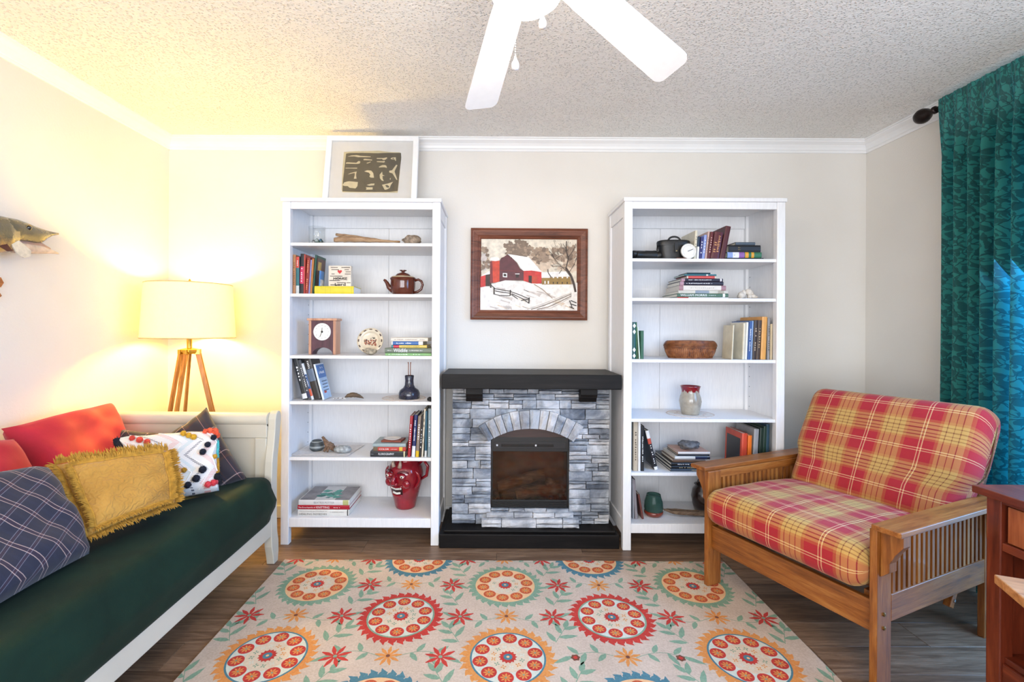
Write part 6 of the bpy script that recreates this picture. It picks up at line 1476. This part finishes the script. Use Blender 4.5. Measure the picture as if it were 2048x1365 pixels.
for j in range(5): m.tube(ring_path((51.5-j*j*.28)*k, (51.5-j*j*.28)*k*.63, (24+j*2.1)*k, 96, .0014, PI*(j % 2)), .0026, 6)
for j in range(9): m.tube(ring_path((45-j*4.8)*k, (45-j*4.8)*k*.63, (33.6+.12*j)*k, 96, .0010, PI*(j % 2)), .0024, 6)
m.lathe([(49*k,23*k),(49.5*k,31*k),(46*k,33.6*k),(0,34.4*k)], 60, sy=.62); m.build('lid', M_WK, bs, smooth=True)
g8 = 'upright books at the right of the third right shelf'
for (lab, x0, x1, yt, cov, dx, kw) in (('cream paperback with large cover showing, leftmost of the right-hand group', 1462.5, 1465.5, 651, 'd4cab0', 3, dict(D=.11)), ('thick cream paperback beside the leftmost one', 1484, 1489, 647, 'd8d0ba', 2.5, dict(D=.15)), ('white book in the right-hand group', 1489.5, 1494, 645, 'e6e4de', 3, dict(D=.18)),
    ('blue book with white lettering in the right-hand group', 1494.5, 1500.5, 643, '33558e', 4, dict(title='The Blue Ridge', D=.2)), ('slim light blue book in the right-hand group', 1500.8, 1504, 642, '8aa4c4', 3, dict(D=.2)), ('dark brown photo-spined book, left of two', 1504.5, 1512, 641, '3a2a22', 4, dict(title='APPALACHIA', ink='c8b090', D=.2)), ('dark brown photo-spined book, right of two', 1512.3, 1520, 641, '44301f', 4, dict(title='HIGHLANDS', ink='b89a70', D=.2)),
    ('tall orange book in the right-hand group', 1521, 1531.5, 634, 'd89a4a', 3, dict(D=.24)), ('grey book right of the tall orange one', 1534, 1539, 636, '8e8e90', 1, dict(title='ARCHITECTURE', ink='3a3a3a')), ('slim beige book, rightmost on the third right shelf', 1540, 1544.5, 648, 'c8b898', .5, {})):
    stand(lab, q3, RY+.04, x0, x1, yt, 719.5, cov, dx=dx, group=g8, **kw)
# fourth shelf: vase on doily
q4 = RS[3]; doily('round embroidered doily under the grey vase on the fourth right shelf', 1380, 830, RY+.17, q4, 46, .125)
vY = RY+.16; k = vY/F; vs_ = place('vase', 'grey-beige pottery vase with dripping red glaze at the rim', 'vase', 1380.5, 828, vY, q4+.0026)
nt = newmat('drip_glaze', .15); v = nt.coords(); sp = nt.new('ShaderNodeSeparateXYZ'); nt.link(v, sp.inputs[0]); an = nt.math('ARCTAN2', sp.outputs[1], sp.outputs[0])
dn = nt.math('ADD', nt.math('MULTIPLY', nt.math('SINE', nt.math('MULTIPLY', an, 9)), .006), nt.math('MULTIPLY', nt.math('SINE', nt.math('MULTIPLY', an, 23)), .003)); red = nt.math('GREATER_THAN', sp.outputs[2], nt.math('ADD', dn, 46*k))
red = nt.math('MAXIMUM', nt.math('MULTIPLY', red, nt.math('LESS_THAN', sp.outputs[2], 1)), 0); cb2 = nt.ramp(nt.noise(v, 30, 4), [(.3, '8f877a'), (.7, 'aea594')])
nt.link(nt.mix(red, cb2, lin('7c1220')), nt.b.inputs['Base Color']); nt.b.inputs['Coat Weight'].default_value = .5; nt.bump(nt.math('SINE', nt.math('MULTIPLY', sp.outputs[2], 900)), .08, .001)
MB().lathe([(0,0),(16.5*k,0),(17*k,2*k),(19.5*k,14*k),(21.3*k,26*k),(20*k,34*k),(17.2*k,42*k),(17*k,48*k),(18.5*k,54*k),(19.5*k,56*k),(18.3*k,56.2*k),(16*k,48*k),(15.5*k,42*k),(0,38*k)], 44, cap=False).build('vase_body', nt.m, vs_, smooth=True)
# fifth shelf
q5 = RS[4]; g9 = 'upright books at the left of the fifth right shelf'; Y5 = RY+.04
for (lab, x0, x1, yt, cov, dx, kw) in (('tall tan book, leftmost on the fifth right shelf', 1266.5, 1275.5, 848, 'b8a890', 0, dict(title='ENCYCLOPEDIA', ink='5a4a3a', D=.2)), ('tall white book on the fifth right shelf', 1276, 1281, 848, 'e0ddd8', 0, dict(D=.2)), ('black book with white lettering on the fifth right shelf', 1281.5, 1288.3, 856, '1c1c20', 0, dict(title='THE COMPLETE WORKS'))): stand(lab, q5, Y5, x0, x1, yt, 946, cov, dx=dx, group=g9, **kw)
stand('black book with white and red top leaning left on the fifth right shelf', q5, Y5+.02, 1309, 1316, 865, 943, '20222a', dx=-19, group=g9, bands=((.80,1,'e0dedc'),(.66,.80,'b84a3a'),(0,.08,'e0dedc')), title=[('BOTANICAL', .38, .5, None)], D=.15)
stand('thin grey booklet leaning behind the black and white book', q5, Y5+.07, 1303, 1305.5, 880, 940, '9a9aa4', dx=-12, group=g9, D=.13)
ga_ = 'books stacked flat on the fifth right shelf'; zz_ = q5; Yb = RY+.035
for (lab, x0, x1, th, cov, dy, kw) in (('slate blue art book at the bottom of the fifth-shelf stack', 1343, 1420, .0140, '3c4652', 0, dict(title=[('MONET', .66, .24, .013)], ink='b8a888', D=.27)), ('black art book second from the bottom of the stack', 1344, 1420, .0165, '16161a', 0, dict(title=[('THE GOLDEN AGE', .45, .5, .011)], ink='d8c8a0', D=.27)), ('black art book with cream pages in the stack', 1344, 1406, .0165, '1a1a1c', .005, dict(title=[('PORTRAITS', .45, .5, .010)], D=.27)),
    ('brown book in the middle of the fifth-shelf stack', 1348, 1412, .0175, '6a5240', .01, dict(D=.2)), ('white book with dark end in the fifth-shelf stack', 1351, 1421, .0160, 'd8d6d2', .01, dict(bands=((.58,1,'2a2a44'),(.92,.97,'d8d8d8')), D=.2)), ('black-edged white book under the pink one', 1357, 1420, .0105, '2a2a30', .015, dict(bands=((.05,.95,'3a3a40'),), D=.17)), ('pink-covered white book on top of the fifth-shelf stack', 1357, 1421, .0130, 'c89a88', .015, dict(bands=((0,1,'e0d8d2'),), D=.17))):
    lay(lab, Yb+dy, x0, x1, zz_, th, cov, group=ga_, **kw); zz_ += th+.0006
rock('stone', 'grey flat stone resting on top of the book stack', 1376, 895, RY+.11, zz_, 21, 15, 7.6, '6e6e70', 11, jit=.45)
gc_ = 'upright books at the right of the fifth right shelf'
for (lab, x0, x1, yt, cov, dx, kw) in (('orange book right of the vermilion one', 1494, 1502, 875, 'ec7420', 2, dict(D=.17)), ('grey book right of the orange one', 1504, 1514, 862, '9a9a9a', 4, dict(D=.2)), ('dark green book on the fifth right shelf, first of three', 1515.5, 1523, 860, '1c3028', 4.5, dict(D=.24)), ('dark green book on the fifth right shelf, second of three', 1523.4, 1530, 856, '1f3a30', 4, dict(D=.25)), ('dark blue-green book, last on the fifth right shelf', 1530.5, 1537, 852, '24465a', 2, dict(D=.25))):
    stand(lab, q5, RY+.05, x0, x1, yt, 946, cov, dx=dx, group=gc_, **kw)
bv = stand('vermilion book with a dark panel on its cover beside the orange book', q5, RY+.05, 1481.5, 1492.5, 871, 946, 'd24a30', dx=2.5, D=.19, group=gc_)
MB().box(-.0006, 0, .018, .172, .012, .180).build('cover_panel', plain('262426', .25, .2, 14), bv)
# bottom shelf
gd = 'slim books at the left of the bottom right shelf'
for (lab, x0, x1, yt, cov, dx, kw) in (('slim grey book, leftmost on the bottom right shelf', 1265.5, 1268.5, 960, '9a9a9e', -2, {}), ('grey book standing on the bottom right shelf', 1270, 1276, 962, '8a8488', -6, {}), ('reddish brown book leaning on the bottom right shelf', 1284, 1288, 992, '6a3a34', -9, dict(D=.14))): stand(lab, RB, RY+.07, x0, x1, yt, 1041, cov, dx=dx, group=gd, **kw)
cvY = RY+.13; k = cvY/F; cj = place('glass_jar', 'squat green glass jar with red base on the bottom right shelf', 'jar', 1307, 1034, cvY, RB+.0005)
MB().lathe([(0,.001),(15*k,0),(18.5*k,5*k),(18.5*k,9*k),(17*k,10*k),(0,10*k)], 36).build('jar_base', plain('7a3020', .2, .2, 30, coat=.5), cj, smooth=True)
nt = newmat('green_glass', .05); nt.b.inputs['Transmission Weight'].default_value = .75; nt.b.inputs['IOR'].default_value = 1.2; nt.link(nt.ramp(nt.noise(nt.coords(), 9, 2), [(.3, '54786f'), (.7, '6e968c')]), nt.b.inputs['Base Color'])
MB().lathe([(17.5*k,10*k),(18.5*k,16*k),(17.5*k,28*k),(14*k,39*k),(13.5*k,42*k),(12.7*k,42*k),(13*k,38*k),(16.5*k,28*k),(17.5*k,16*k),(16.5*k,10.5*k),(0,10.2*k)], 36, cap=False).build('jar_body', nt.m, cj, smooth=True)
dY2 = RY+.10; A = lambda x, y, dy=0.: at(x, y, dY2+dy)
driftwood('driftwood', 'long weathered driftwood on the bottom shelf of the right bookcase', [A(1328,1020,.03), A(1345,1025,.02), A(1365,1027), A(1390,1028), A(1420,1030), A(1450,1032)], [.004,.010,.013,.012,.010,.006], tuple(A(1385, 1040)), ('3a2a1e', '6a5440', '947c64'), [([A(1326,1019,.05), A(1350,1020,.05), A(1385,1023,.03), A(1420,1026)], [.003,.007,.009,.006])])
bj = place('pottery_jug', 'dark brown pottery jug partly hidden behind the futon arm', 'jug', 1406, 1026, RY+.21, RB+.0005); k = (RY+.21)/F; M_DB = plain('2c1c16', .25, .25, 30, coat=.4)
MB().lathe([(0,0),(16*k,0),(20*k,12*k),(22.5*k,28*k),(20*k,42*k),(14.5*k,49*k),(14.5*k,51*k),(17*k,52*k),(13*k,51.5*k),(12*k,47*k),(0,44*k)], 36, cap=False).build('jug_body', M_DB, bj, smooth=True)
for sg in (-1, 1): MB().tube([(sg*6*k+5*k*math.cos(2*PI*i/14), 0, 56*k+7*k*math.sin(2*PI*i/14)) for i in range(15)], .0032, 8).build('ring_handle', M_DB, bj, smooth=True)
